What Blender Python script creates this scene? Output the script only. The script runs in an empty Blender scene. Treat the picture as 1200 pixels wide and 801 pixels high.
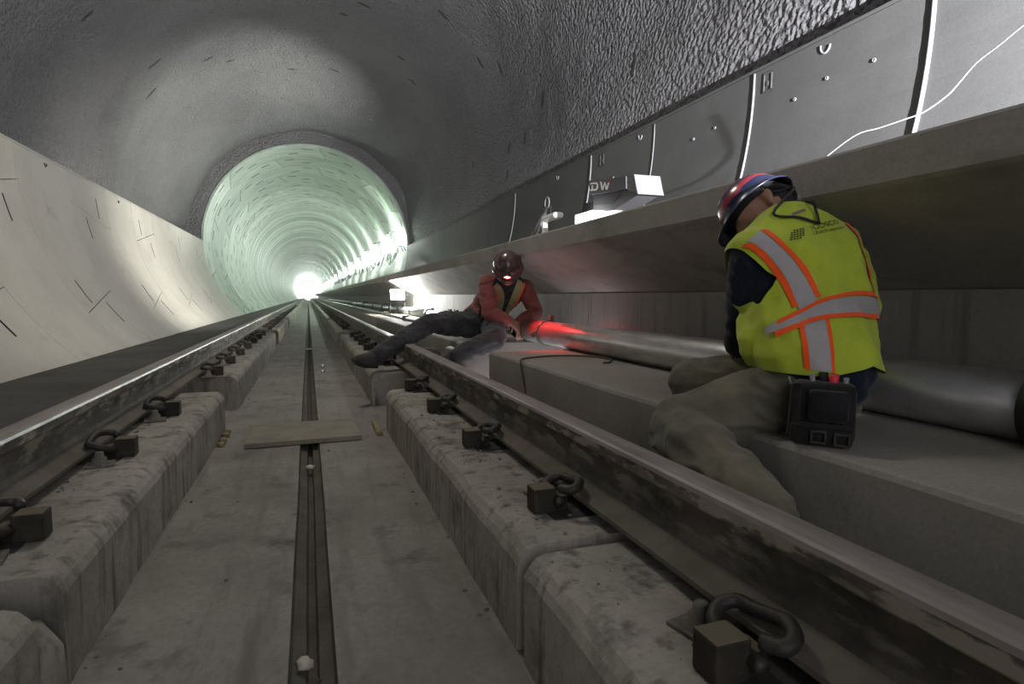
import bpy, bmesh, math, random
import numpy as np
from mathutils import Vector, Matrix, noise
from mathutils.bvhtree import BVHTree

random.seed(7)
SC = bpy.context.scene
COL = SC.collection
PI = math.pi

# ------------------------------------------------------------------ camera
cam_d = bpy.data.cameras.new('camera')
cam = bpy.data.objects.new('camera', cam_d)
COL.objects.link(cam)
cam_d.sensor_width = 36.0
cam_d.lens = 21.0
cam_d.clip_start = 0.02
cam_d.clip_end = 400
CR = Vector((0.94664696, -0.32227244, 0.0))
CU = Vector((0.0245592, 0.07214048, 0.99709207))
CF = Vector((0.3213353, 0.94389418, -0.07620632))
cam.matrix_world = Matrix(((CR.x, CU.x, -CF.x, 0.03), (CR.y, CU.y, -CF.y, 0.0), (CR.z, CU.z, -CF.z, 0.36), (0, 0, 0, 1)))
SC.camera = cam

# ------------------------------------------------------------------ world, lights, exposure
world = bpy.data.worlds.new('world')
SC.world = world
world.use_nodes = True
world.node_tree.nodes['Background'].inputs[0].default_value = (0.30, 0.30, 0.33, 1)
world.node_tree.nodes['Background'].inputs[1].default_value = 1.9
SC.view_settings.view_transform = 'Standard'
SC.view_settings.look = 'None'
SC.view_settings.gamma = 1.0
SC.view_settings.exposure = 1.55
SC.cycles.use_denoising = True
SC.cycles.max_bounces = 8
SC.cycles.diffuse_bounces = 5
SC.cycles.sample_clamp_indirect = 6.0


def point_light(name, loc, watt, col, r=0.05):
    d = bpy.data.lights.new(name, 'POINT')
    d.energy = watt
    d.color = col
    d.shadow_soft_size = r
    o = bpy.data.objects.new(name, d)
    o.location = loc
    COL.objects.link(o)
    return o


def spot_light(name, loc, target, watt, col, angle, r=0.03, blend=0.5):
    d = bpy.data.lights.new(name, 'SPOT')
    d.energy = watt
    d.color = col
    d.shadow_soft_size = r
    d.spot_size = math.radians(angle)
    d.spot_blend = blend
    o = bpy.data.objects.new(name, d)
    o.location = loc
    o.rotation_euler = (Vector(target) - Vector(loc)).to_track_quat('-Z', 'Y').to_euler()
    COL.objects.link(o)
    return o


# work lamps standing on the walkway deck: their light grazes the deck's edge, so the trackbed lies in its shade
spot_light('deck_lamp', (2.02, -0.55, 1.0), (3.1, 4.2, 3.1), 1500, (0.95, 0.95, 1.0), 112, 0.014, 1.0)
spot_light('deck_lamp.001', (2.08, 5.3, 0.965), (-2.5, 7.6, 0.65), 66, (1.0, 0.97, 0.92), 95, 0.05, 1.0)
spot_light('deck_lamp.002', (2.08, 10.8, 0.965), (-2.5, 13.0, 0.75), 420, (1.0, 0.98, 0.90), 100, 0.05, 1.0)
spot_light('deck_lamp.003', (2.08, 13.4, 0.965), (-1.5, 15.2, 4.4), 620, (0.97, 1.0, 0.92), 84, 0.05, 1.0)

spot_light('crown_fill', (-0.2, 5.2, 5.05), (0.05, 3.9, 0), 94, (1.0, 0.94, 0.83), 125, 0.45, 1.0)  # unseen fill added at the crown to brighten trackbed and bench

# ------------------------------------------------------------------ helpers


def put(name, me, mat=None, parent=None, smooth=False):
    o = bpy.data.objects.new(name, me)
    COL.objects.link(o)
    if mat is not None:
        for m in (mat if isinstance(mat, (list, tuple)) else [mat]):
            me.materials.append(m)
    if parent is not None:
        o.parent = parent
    if smooth:
        me.polygons.foreach_set('use_smooth', [True] * len(me.polygons))
    return o


def mesh(name, verts, faces, mat=None, parent=None, smooth=False, mi=None):
    me = bpy.data.meshes.new(name)
    me.from_pydata([tuple(v) for v in verts], [], faces)
    me.update()
    o = put(name, me, mat, parent, smooth)
    if mi is not None:
        me.polygons.foreach_set('material_index', mi)
    return o


def bm_obj(name, bm, mat=None, parent=None, smooth=False):
    me = bpy.data.meshes.new(name)
    bmesh.ops.recalc_face_normals(bm, faces=bm.faces[:])
    bm.to_mesh(me)
    bm.free()
    return put(name, me, mat, parent, smooth)


def empty(name, loc=(0, 0, 0), rz=0.0):
    o = bpy.data.objects.new(name, None)
    o.empty_display_size = 0.05
    o.location = loc
    o.rotation_euler = (0, 0, rz)
    COL.objects.link(o)
    return o


def tag(o, label=None, cat=None, group=None, kind=None):
    if label:
        o['label'] = label
    if cat:
        o['category'] = cat
    if group:
        o['group'] = group
    if kind:
        o['kind'] = kind
    return o


def dup(root, loc=None):
    c = root.copy()
    COL.objects.link(c)
    if loc is not None:
        c.location = loc
    for ch in list(root.children):
        k = ch.copy()
        COL.objects.link(k)
        k.parent = c
        for g in list(ch.children):
            q = g.copy()
            COL.objects.link(q)
            q.parent = k
    return c


def box(bm, c, s, rot=None, bevel=0.0):
    r = bmesh.ops.create_cube(bm, size=1.0)
    vs = r['verts']
    M = Matrix.Translation(Vector(c)) @ (rot.to_4x4() if rot is not None else Matrix()) @ Matrix.Diagonal((s[0], s[1], s[2], 1))
    if bevel > 0:
        es = list({e for v in vs for e in v.link_edges})
        for v in vs:
            v.co = Vector((v.co.x * s[0], v.co.y * s[1], v.co.z * s[2]))
        rr = bmesh.ops.bevel(bm, geom=es, offset=bevel, segments=2, affect='EDGES', profile=0.5)
        vs2 = set(v for f in rr['faces'] for v in f.verts) | set(v for v in vs if v.is_valid)
        M = Matrix.Translation(Vector(c)) @ (rot.to_4x4() if rot is not None else Matrix())
        for v in vs2:
            v.co = M @ v.co
        return
    for v in vs:
        v.co = M @ v.co


def box_obj(name, c, s, mat, parent=None, rot=None, bevel=0.0):
    bm = bmesh.new()
    box(bm, c, s, rot, bevel)
    return bm_obj(name, bm, mat, parent)


def tube_data(pts, rad, n=8, closed=False, cap=True):
    P = [Vector(p) for p in pts]
    m = len(P)
    R = rad if isinstance(rad, (list, tuple)) else [rad] * m
    V, F = [], []
    T0 = (P[1] - P[0]).normalized()
    u = T0.orthogonal().normalized()
    for i in range(m):
        if closed:
            T = (P[(i + 1) % m] - P[i - 1]).normalized()
        else:
            T = (P[min(i + 1, m - 1)] - P[max(i - 1, 0)]).normalized()
        u = (u - T * u.dot(T))
        u = u.normalized() if u.length > 1e-6 else T.orthogonal().normalized()
        w = T.cross(u)
        for k in range(n):
            a = 2 * PI * k / n
            V.append(P[i] + (u * math.cos(a) + w * math.sin(a)) * R[i])
    for i in range(m if closed else m - 1):
        j = (i + 1) % m
        for k in range(n):
            F.append((i * n + k, i * n + (k + 1) % n, j * n + (k + 1) % n, j * n + k))
    if cap and not closed:
        F.append(tuple(range(n))[::-1])
        F.append(tuple((m - 1) * n + k for k in range(n)))
    return V, F


def tube(name, pts, rad, mat, parent=None, n=8, closed=False):
    V, F = tube_data(pts, rad, n, closed)
    return mesh(name, V, F, mat, parent, True)


def lathe(name, prof, mat, parent=None, n=24, M=Matrix()):
    """profile of (radius, height) revolved about local z"""
    V, F = [], []
    for r, z in prof:
        for k in range(n):
            a = 2 * PI * k / n
            V.append(M @ Vector((r * math.cos(a), r * math.sin(a), z)))
    for i in range(len(prof) - 1):
        for k in range(n):
            F.append((i * n + k, i * n + (k + 1) % n, (i + 1) * n + (k + 1) % n, (i + 1) * n + k))
    F.append(tuple(range(n))[::-1])
    F.append(tuple((len(prof) - 1) * n + k for k in range(n)))
    o = mesh(name, V, F, mat, parent, True)
    return o


def extrude_y(name, prof, ys, mat, parent=None, closed=True, jit=0.0, mi=None, smooth=False, seed=0):
    """a closed (x, z) profile run along y, with optional unevenness"""
    n = len(prof)
    V, F, MI = [], [], []
    for j, y in enumerate(ys):
        for (x, z) in prof:
            q = Vector((x, y, z))
            if jit:
                d = noise.noise(Vector((x * 3 + seed, y * 4.0, z * 3))) + 0.6 * noise.noise(Vector((x * 9, y * 13.0 + seed, z * 9)))
                q.x += d * jit
                q.z += d * jit * 0.6
            V.append(q)
    m = n if closed else n - 1
    for j in range(len(ys) - 1):
        for i in range(m):
            F.append((j * n + i, j * n + (i + 1) % n, (j + 1) * n + (i + 1) % n, (j + 1) * n + i))
            MI.append(mi[i] if mi else 0)
    if closed:
        F.append(tuple(range(n))[::-1])
        F.append(tuple((len(ys) - 1) * n + k for k in range(n)))
        MI += [0, 0]
    o = mesh(name, V, F, mat, parent, smooth, MI)
    bm = bmesh.new()
    bm.from_mesh(o.data)
    bmesh.ops.recalc_face_normals(bm, faces=bm.faces[:])
    bm.to_mesh(o.data)
    bm.free()
    return o


def frange(a, b, n):
    return [a + (b - a) * i / n for i in range(n + 1)]


# ------------------------------------------------------------------ materials


class N:
    def __init__(self, name):
        self.m = bpy.data.materials.new(name)
        self.m.use_nodes = True
        self.t = self.m.node_tree
        self.b = self.t.nodes['Principled BSDF']
        self.tc = self.t.nodes.new('ShaderNodeTexCoord')

    def new(self, k, **kw):
        n = self.t.nodes.new(k)
        for a, v in kw.items():
            setattr(n, a, v)
        return n

    def link(self, a, b):
        self.t.links.new(a, b)

    def coord(self, scale=(1, 1, 1)):
        mp = self.new('ShaderNodeMapping')
        mp.inputs['Scale'].default_value = scale
        self.link(self.tc.outputs['Object'], mp.inputs['Vector'])
        return mp.outputs['Vector']

    def noise(self, scale, detail=4, rough=0.55, vec=None, sc=(1, 1, 1)):
        n = self.new('ShaderNodeTexNoise')
        n.inputs['Scale'].default_value = scale
        n.inputs['Detail'].default_value = detail
        n.inputs['Roughness'].default_value = rough
        self.link(vec if vec is not None else self.coord(sc), n.inputs['Vector'])
        return n.outputs['Fac']

    def ramp(self, fac, stops):
        r = self.new('ShaderNodeValToRGB')
        e = r.color_ramp.elements
        while len(e) < len(stops):
            e.new(0.5)
        for i, (p, c) in enumerate(stops):
            e[i].position = p
            e[i].color = (*c, 1) if len(c) == 3 else c
        self.link(fac, r.inputs['Fac'])
        return r.outputs['Color']

    def mix(self, fac, a, b, mode='MIX'):
        n = self.new('ShaderNodeMix', data_type='RGBA', blend_type=mode)
        for sock, v in ((n.inputs[0], fac), (n.inputs[6], a), (n.inputs[7], b)):
            if isinstance(v, (int, float)):
                sock.default_value = v
            elif isinstance(v, tuple):
                sock.default_value = (*v, 1)
            else:
                self.link(v, sock)
        return n.outputs[2]

    def bump(self, h, strength=0.4, dist=0.01, prev=None):
        n = self.new('ShaderNodeBump')
        n.inputs['Strength'].default_value = strength
        n.inputs['Distance'].default_value = dist
        self.link(h, n.inputs['Height'])
        if prev is not None:
            self.link(prev, n.inputs['Normal'])
        return n.outputs['Normal']

    def finish(self, col=None, rough=0.8, metal=0.0, normal=None, spec=None):
        if col is not None:
            if isinstance(col, tuple):
                self.b.inputs['Base Color'].default_value = (*col, 1)
            else:
                self.link(col, self.b.inputs['Base Color'])
        if isinstance(rough, (int, float)):
            self.b.inputs['Roughness'].default_value = rough
        else:
            self.link(rough, self.b.inputs['Roughness'])
        self.b.inputs['Metallic'].default_value = metal
        if normal is not None:
            self.link(normal, self.b.inputs['Normal'])
        if spec is not None:
            self.b.inputs['Specular IOR Level'].default_value = spec
        return self.m


def concrete(name, lo, hi, scale=3.0, fine=60.0, bump=0.25, rough=0.85, stain=None, streak=None, dist=0.006, spec=0.3):
    n = N(name)
    c = n.ramp(n.noise(scale, 8, 0.62), [(0.30, lo), (0.70, hi)])
    g = n.noise(fine, 3, 0.7)
    c = n.mix(n.ramp(g, [(0.35, (0, 0, 0)), (0.75, (0.35, 0.35, 0.35))]), c, tuple(x * 0.55 for x in lo))
    if stain:
        s = n.ramp(n.noise(stain[1], 6, 0.65), [(stain[2], (0, 0, 0)), (stain[3], (1, 1, 1))])
        c = n.mix(s, c, stain[0])
    if streak:
        s = n.ramp(n.noise(streak[1], 5, 0.6, sc=streak[2]), [(0.52, (0, 0, 0)), (0.72, (1, 1, 1))])
        c = n.mix(s, c, streak[0])
    h = n.bump(n.noise(scale * 4, 6, 0.6), bump, dist * 2)
    h = n.bump(g, bump, dist, h)
    return n.finish(c, rough, 0, h, spec)


def plain(name, col, rough=0.6, metal=0.0, var=0.25, scale=20.0, bump=0.1, dist=0.003, spec=None):
    n = N(name)
    f = n.noise(scale, 5, 0.6)
    c = n.ramp(f, [(0.3, tuple(x * (1 - var) for x in col)), (0.7, tuple(min(1, x * (1 + var)) for x in col))])
    h = n.bump(n.noise(scale * 5, 3), bump, dist) if bump else None
    return n.finish(c, rough, metal, h, spec)


def emit(name, col, strength):
    n = N(name)
    n.b.inputs['Base Color'].default_value = (*col, 1)
    n.b.inputs['Emission Color'].default_value = (*col, 1)
    n.b.inputs['Emission Strength'].default_value = strength
    return n.m


M_floor = concrete('floor_concrete', (0.20, 0.187, 0.16), (0.33, 0.312, 0.275), 2.2, 45, 0.35, 0.85,
                   stain=((0.11, 0.10, 0.086), 5.0, 0.56, 0.72), streak=((0.17, 0.157, 0.132), 6.0, (2.4, 0.25, 1)))
M_plinth = concrete('plinth_concrete', (0.245, 0.228, 0.193), (0.44, 0.41, 0.352), 3.0, 50, 0.45, 0.9,
                    stain=((0.07, 0.064, 0.052), 4.5, 0.55, 0.72), streak=((0.10, 0.092, 0.078), 5.0, (4, 4, 0.5)))
M_drain = concrete('drain_dirt', (0.085, 0.078, 0.062), (0.15, 0.138, 0.112), 6.0, 60, 0.5, 0.95)
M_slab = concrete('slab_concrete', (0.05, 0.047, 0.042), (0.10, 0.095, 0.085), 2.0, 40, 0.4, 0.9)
M_bench = concrete('bench_concrete', (0.26, 0.245, 0.21), (0.37, 0.35, 0.31), 1.8, 70, 0.18, 0.8,
                   stain=((0.18, 0.165, 0.14), 2.5, 0.58, 0.75))
M_walk = concrete('walkway_concrete', (0.29, 0.272, 0.24), (0.41, 0.385, 0.348), 1.5, 80, 0.12, 0.75,
                  streak=((0.22, 0.205, 0.18), 5.0, (1, 0.5, 1)))
M_wallr = concrete('wall_concrete', (0.24, 0.23, 0.205), (0.34, 0.325, 0.295), 1.4, 80, 0.15, 0.8,
                   streak=((0.15, 0.14, 0.12), 4.0, (1.2, 3.5, 0.35)))
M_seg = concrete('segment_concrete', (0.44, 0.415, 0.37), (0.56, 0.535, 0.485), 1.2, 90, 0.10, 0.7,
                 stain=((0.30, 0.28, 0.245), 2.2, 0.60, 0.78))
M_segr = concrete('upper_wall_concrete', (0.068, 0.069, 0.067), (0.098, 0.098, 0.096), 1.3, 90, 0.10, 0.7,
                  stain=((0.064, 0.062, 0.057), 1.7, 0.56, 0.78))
M_gap = plain('joint_shadow', (0.035, 0.033, 0.03), 0.95, bump=0)
M_pocket = plain('pocket_dark', (0.10, 0.095, 0.085), 0.95, bump=0.3)  # recess faces much darker than the segment around them
M_gasket = plain('joint_gasket', (0.25, 0.25, 0.26), 0.5, var=0.08, bump=0)
M_white = plain('white_plastic', (0.82, 0.82, 0.80), 0.4, var=0.05, bump=0)


def far_concrete():
    n = N('lining_concrete')
    oi = n.new('ShaderNodeObjectInfo')
    c = n.ramp(n.noise(1.4, 7, 0.6, sc=(1, 2.5, 1)), [(0.3, (0.30, 0.355, 0.30)), (0.7, (0.58, 0.64, 0.565))])
    c2 = n.ramp(oi.outputs['Random'], [(0.0, (0.42, 0.47, 0.40)), (1.0, (1, 1, 1))])
    c = n.mix(1.0, c, c2, 'MULTIPLY')
    k = n.ramp(n.noise(1.1, 6, 0.7, sc=(0.7, 9.0, 0.7)), [(0.50, (0, 0, 0)), (0.68, (0.85, 0.85, 0.85))])  # streaks put the shading lines of the joint steps into the colour
    c = n.mix(k, c, (0.16, 0.19, 0.145))
    s = n.ramp(n.noise(2.0, 6, 0.65), [(0.58, (0, 0, 0)), (0.75, (1, 1, 1))])
    c = n.mix(s, c, (0.24, 0.27, 0.20))
    h = n.bump(n.noise(12, 5), 0.2, 0.01)
    return n.finish(c, 0.5, 0, h, 0.4)


M_far = far_concrete()


def shotcrete():
    n = N('shotcrete')
    v = n.coord()
    c = n.ramp(n.noise(0.5, 5, 0.6, v), [(0.3, (0.12, 0.117, 0.121)), (0.7, (0.17, 0.167, 0.171))])
    vo = n.new('ShaderNodeTexVoronoi', feature='SMOOTH_F1')
    vo.inputs['Scale'].default_value = 25.0
    wob = n.new('ShaderNodeVectorMath', operation='ADD')
    nz = n.new('ShaderNodeTexNoise')
    nz.inputs['Scale'].default_value = 9.0
    nz.inputs['Detail'].default_value = 3.0
    n.link(v, nz.inputs['Vector'])
    sc = n.new('ShaderNodeVectorMath', operation='SCALE')
    sc.inputs['Scale'].default_value = 0.06
    n.link(nz.outputs['Color'], sc.inputs[0])
    n.link(v, wob.inputs[0])
    n.link(sc.outputs[0], wob.inputs[1])
    n.link(wob.outputs[0], vo.inputs['Vector'])
    inv = n.new('ShaderNodeMath', operation='SUBTRACT')
    inv.inputs[0].default_value = 1.0
    n.link(vo.outputs['Distance'], inv.inputs[1])
    h = n.bump(inv.outputs[0], 1.0, 0.06)
    h = n.bump(n.noise(55, 3, 0.6), 0.8, 0.012, h)
    return n.finish(c, 0.8, 0, h, 0.35)


M_shot = shotcrete()


def rail_steel():
    n = N('rail_side_steel')
    c = n.ramp(n.noise(6, 8, 0.65, sc=(1, 0.5, 1.5)), [(0.35, (0.055, 0.047, 0.038)), (0.65, (0.15, 0.135, 0.11))])
    s = n.ramp(n.noise(11, 6, 0.6, sc=(1, 0.6, 2.2)), [(0.50, (0, 0, 0)), (0.56, (1, 1, 1))])
    zz = n.new('ShaderNodeSeparateXYZ')
    n.link(n.tc.outputs['Object'], zz.inputs[0])
    band = n.ramp(zz.outputs['Z'], [(0.0, (0, 0, 0)), (1.0, (1, 1, 1))])
    mr = n.new('ShaderNodeMapRange')
    mr.inputs['From Min'].default_value = -0.145
    mr.inputs['From Max'].default_value = -0.06
    n.link(zz.outputs['Z'], mr.inputs['Value'])
    f = n.mix(1.0, s, mr.outputs[0], 'MULTIPLY')
    c = n.mix(f, c, (0.30, 0.275, 0.215))
    d = n.ramp(n.noise(4, 5, 0.6), [(0.5, (0, 0, 0)), (0.66, (0.9, 0.9, 0.9))])
    c = n.mix(d, c, (0.045, 0.04, 0.035))
    h = n.bump(n.noise(30, 6, 0.6), 0.5, 0.006)
    return n.finish(c, 0.75, 0.0, h, 0.35)


M_railside = rail_steel()


def rail_dust():
    n = N('rail_foot_dust')
    c = n.ramp(n.noise(7, 6, 0.6), [(0.3, (0.11, 0.098, 0.078)), (0.7, (0.19, 0.172, 0.14))])
    return n.finish(c, 0.9, 0, n.bump(n.noise(50, 5), 0.4, 0.005), 0.2)


M_raildust = rail_dust()


def rail_top():
    n = N('rail_head_steel')
    c = n.ramp(n.noise(8, 6, 0.6, sc=(3, 0.4, 1)), [(0.3, (0.20, 0.175, 0.16)), (0.7, (0.36, 0.325, 0.30))])
    r = n.new('ShaderNodeMapRange')
    r.inputs['To Min'].default_value = 0.48
    r.inputs['To Max'].default_value = 0.78
    n.link(n.noise(5, 4, sc=(2, 0.3, 1)), r.inputs['Value'])
    return n.finish(c, r.outputs[0], 0.55, n.bump(n.noise(40, 3, sc=(3, 0.2, 1)), 0.15, 0.002), 0.5)


M_railtop = rail_top()
M_railedge = plain('rail_gauge_corner', (0.34, 0.34, 0.33), 0.45, 0.8, 0.35, 9, 0.25)  # shiny edge strip; the corner's thin highlight is put into this material
M_clip = plain('clip_iron', (0.048, 0.042, 0.036), 0.55, 0.3, 0.5, 40, 0.4)
def toplit_dusty_iron():
    n = N('shoulder_iron')
    g = n.new('ShaderNodeNewGeometry')
    sp = n.new('ShaderNodeSeparateXYZ')
    n.link(g.outputs['Normal'], sp.inputs[0])
    up = n.ramp(sp.outputs['Z'], [(0.55, (0, 0, 0)), (0.9, (1, 1, 1))])
    c = n.ramp(n.noise(30, 5), [(0.3, (0.018, 0.015, 0.011)), (0.7, (0.05, 0.042, 0.03))])
    c = n.mix(up, c, (0.135, 0.115, 0.075))  # tan dust, with light from above also put into up-facing sides
    return n.finish(c, 0.8, 0.0, n.bump(n.noise(60, 4), 0.4, 0.003), 0.3)


M_block = toplit_dusty_iron()
M_bolt = plain('dusty_bolt', (0.15, 0.14, 0.115), 0.8, 0.1, 0.3, 60, 0.4)
M_pad = plain('rail_pad', (0.03, 0.028, 0.025), 0.9, 0, 0.4, 30, 0.3)
M_wood = plain('dusty_board', (0.215, 0.195, 0.145), 0.85, 0, 0.2, 9, 0.3)
M_stone = plain('rubble', (0.17, 0.158, 0.135), 0.95, 0, 0.4, 40, 0.4)
M_rust = plain('rusty_grit', (0.075, 0.052, 0.04), 0.95, 0, 0.5, 40, 0.4)


def pipe_metal():
    n = N('galvanised_pipe')
    c = n.ramp(n.noise(14, 5, 0.6, sc=(1, 0.35, 1)), [(0.3, (0.46, 0.46, 0.45)), (0.7, (0.68, 0.68, 0.66))])
    r = n.new('ShaderNodeMapRange')
    r.inputs['To Min'].default_value = 0.22
    r.inputs['To Max'].default_value = 0.46
    n.link(n.noise(16, 5, sc=(1, 0.5, 1)), r.inputs['Value'])
    return n.finish(c, r.outputs[0], 0.9, n.bump(n.noise(25, 3), 0.08, 0.004), 0.5)


M_pipe = pipe_metal()
M_coup = plain('black_coupling', (0.02, 0.02, 0.021), 0.5, 0.2, 0.3, 30, 0.2)
M_coupg = plain('weathered_clamp', (0.13, 0.15, 0.135), 0.5, 0.5, 0.3, 30, 0.3)
M_cord = plain('brown_cord', (0.09, 0.05, 0.035), 0.7, 0, 0.2, 30, 0)
M_black = plain('black_rubber', (0.012, 0.012, 0.013), 0.7, 0, 0.3, 30, 0.1)
M_cable = plain('dark_cable', (0.06, 0.07, 0.065), 0.6, 0, 0.2, 30, 0)


def cloth(name, col, var=0.25, scale=14.0, bump=0.5, weave=420.0, rough=0.9, dirt=None):
    n = N(name)
    c = n.ramp(n.noise(scale, 5, 0.6), [(0.3, tuple(x * (1 - var) for x in col)), (0.7, tuple(min(1, x * (1 + var)) for x in col))])
    if dirt:
        s = n.ramp(n.noise(dirt[1], 5, 0.6), [(0.48, (0, 0, 0)), (0.68, (1, 1, 1))])
        c = n.mix(s, c, dirt[0])
    h = n.bump(n.noise(scale * 1.3, 4, 0.5), bump, 0.012)
    h = n.bump(n.noise(weave, 2), 0.25, 0.001, h)
    n.b.inputs['Sheen Weight'].default_value = 0.15
    return n.finish(c, rough, 0, h, 0.2)


M_vest = cloth('lime_mesh', (0.46, 0.56, 0.045), 0.12, 10, 0.35, 500)
M_band = cloth('silver_tape', (0.40, 0.385, 0.37), 0.06, 30, 0.15, 700, 0.55)
M_orange = cloth('orange_tape', (1.0, 0.115, 0.02), 0.06, 30, 0.1, 700)
M_navy = cloth('navy_knit', (0.010, 0.014, 0.028), 0.2, 16, 0.5)
M_olive = cloth('olive_canvas', (0.125, 0.118, 0.082), 0.2, 9, 0.8, 380, dirt=((0.19, 0.17, 0.115), 6.0))
M_grime = cloth('grimy_denim', (0.046, 0.050, 0.052), 0.25, 10, 0.8, 380, dirt=((0.085, 0.088, 0.086), 5.0))
M_red = cloth('orange_red_sleeve', (0.26, 0.085, 0.075), 0.15, 14, 0.5)
M_dkvest = cloth('dark_vest_front', (0.030, 0.034, 0.042), 0.3, 14, 0.4)
M_olvest = cloth('dull_lime_tape', (0.33, 0.34, 0.16), 0.12, 14, 0.3)
M_boot = cloth('dusty_boot', (0.065, 0.062, 0.058), 0.3, 14, 0.3, 300)
M_sole = plain('boot_sole', (0.03, 0.03, 0.03), 0.8, 0, 0.3, 30, 0.3)
M_pouch = cloth('black_nylon', (0.012, 0.012, 0.013), 0.3, 20, 0.4, 500, 0.7)
M_skin = plain('skin', (0.36, 0.19, 0.12), 0.55, 0, 0.12, 25, 0.2)
M_hair = plain('dark_hair', (0.015, 0.012, 0.010), 0.6, 0, 0.4, 90, 0.6)
M_glove = cloth('dusty_glove', (0.30, 0.20, 0.17), 0.2, 30, 0.4)

# ------------------------------------------------------------------ the tunnel shell
TX, TZ, TR = 0.13, 1.825, 2.72          # axis and radius of the ring lining
RW = 1.33                               # width of one ring
YP = 18.0                      # face of the far lining
RV = 3.52                               # radius of the sprayed vault


def cyl(y, deg, r=TR):
    a = math.radians(deg)
    return Vector((TX + r * math.cos(a), y, TZ + r * math.sin(a)))


def panel(name, y0, y1, a0l, a0r, a1l, a1r, pockets, mat, parent, gap=0.004, step=3.0, depth=0.055, skirt=0.07, r=TR):
    """one lining segment between two ring joints; its ends slope from angle a?l at y0 to a?r at y1.
    pockets: (ya, yb, deg_a, deg_b) are real recesses."""
    y0 += gap
    y1 -= gap
    g = math.degrees(gap / r)
    amin, amax = (a0l + a0r) / 2, (a1l + a1r) / 2
    n = max(2, int(abs(amax - amin) / step))
    us = set(round(i / n, 4) for i in range(n + 1))
    ys = {y0, y1}
    pk = []
    for (ya, yb, da, db) in pockets:
        ua, ub = sorted(((da - amin) / (amax - amin), (db - amin) / (amax - amin)))
        if ua < 0.01 or ub > 0.99:
            continue
        us |= {round(ua, 4), round(ub, 4)}
        ys |= {ya, yb}
        pk.append((ya, yb, round(ua, 4), round(ub, 4)))
    us = sorted(us)
    ys = sorted(ys)
    V, F, MI = [], [], []
    idx = {}

    def vert(y, u, d):
        k = (y, u, d)
        if k not in idx:
            t = (y - y0) / (y1 - y0)
            s = 1 if amax > amin else -1
            lo = a0l + (a0r - a0l) * t + g * s
            hi = a1l + (a1r - a1l) * t - g * s
            idx[k] = len(V)
            V.append(cyl(y, lo + (hi - lo) * u, r + d))
        return idx[k]

    def dep(i, j):
        if i < 0 or j < 0 or i >= len(ys) - 1 or j >= len(us) - 1:
            return skirt
        yc, uc = (ys[i] + ys[i + 1]) / 2, (us[j] + us[j + 1]) / 2
        for (ya, yb, ua, ub) in pk:
            if ya < yc < yb and ua < uc < ub:
                return depth
        return 0.0
    for i in range(len(ys) - 1):
        for j in range(len(us) - 1):
            d = dep(i, j)
            F.append((vert(ys[i], us[j], d), vert(ys[i + 1], us[j], d), vert(ys[i + 1], us[j + 1], d), vert(ys[i], us[j + 1], d)))
            MI.append(1 if d == depth else 0)
            for (di, dj, pa, pb) in ((-1, 0, (ys[i], us[j]), (ys[i], us[j + 1])), (1, 0, (ys[i + 1], us[j + 1]), (ys[i + 1], us[j])),
                                     (0, -1, (ys[i + 1], us[j]), (ys[i], us[j])), (0, 1, (ys[i], us[j + 1]), (ys[i + 1], us[j + 1]))):
                e = dep(i + di, j + dj)
                if e > d:
                    F.append((vert(*pa, d), vert(*pb, d), vert(*pb, e), vert(*pa, e)))
                    MI.append(0 if e == skirt else 1)
    o = mesh(name, V, F, [mat, M_pocket], parent, False, MI)
    return o


# wall_left: the lower half of the ring lining, cut off at the springing line
wall_left = empty('wall_left')
tag(wall_left, kind='structure')
for i in range(-9, 9):
    y0 = 7.02 + i * RW
    y1 = min(y0 + RW, YP)
    pw = 0.022
    if i % 2 == 0:
        jl, jr = -143.2, -149.2
        P = [(y0 + 0.33, y0 + 0.33 + pw * 1.6, -152.6, -147.0), (y0 + 0.80, y0 + 0.80 + pw * 1.6, -145.2, -139.5)]
    else:
        jl, jr = (-172.4, -168.4) if i % 4 == 1 else (-167.5, -172.6)
        P = [(y0 + 0.95, y0 + 0.95 + pw * 1.4, -176.6, -171.2), (y0 + 0.42, y0 + 0.42 + pw * 1.4, -169.0, -163.4)]
        if i % 4 != 1:
            P = [(y0 + 0.40, y0 + 0.40 + pw * 1.4, -176.0, -171.0), (y0 + 0.90, y0 + 0.90 + pw * 1.4, -167.6, -162.4)]
    panel('segment_panel', y0, y1, -180, -180, jl, jr, P, M_seg, wall_left)
    panel('segment_panel', y0, y1, jl, jr, -126, -126, P, M_seg, wall_left)


def arc_shell(name, ya, yb, a0, a1, r, mat, parent, n=24, kind=None):
    V, F = [], []
    for k in range(n + 1):
        a = a0 + (a1 - a0) * k / n
        V += [cyl(ya, a, r), cyl(yb, a, r)]
    for k in range(n):
        F.append((2 * k, 2 * k + 1, 2 * k + 3, 2 * k + 2))
    return mesh(name, V, F, mat, parent, True)


for (yy, a_) in ((7.75, -179.0), (10.35, -178.9), (5.05, -179.0)):
    tube('lifting_ring', [cyl(yy + 0.03 * math.cos(t), a_ + math.degrees(0.04 * math.sin(t) / TR), TR - 0.003) for t in frange(0.05 * PI, 0.95 * PI, 10)], 0.007, M_gap, wall_left, 6)
arc_shell('joint_backing', -5.2, YP, -180.6, -124, TR + 0.045, M_gap, wall_left)
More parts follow.
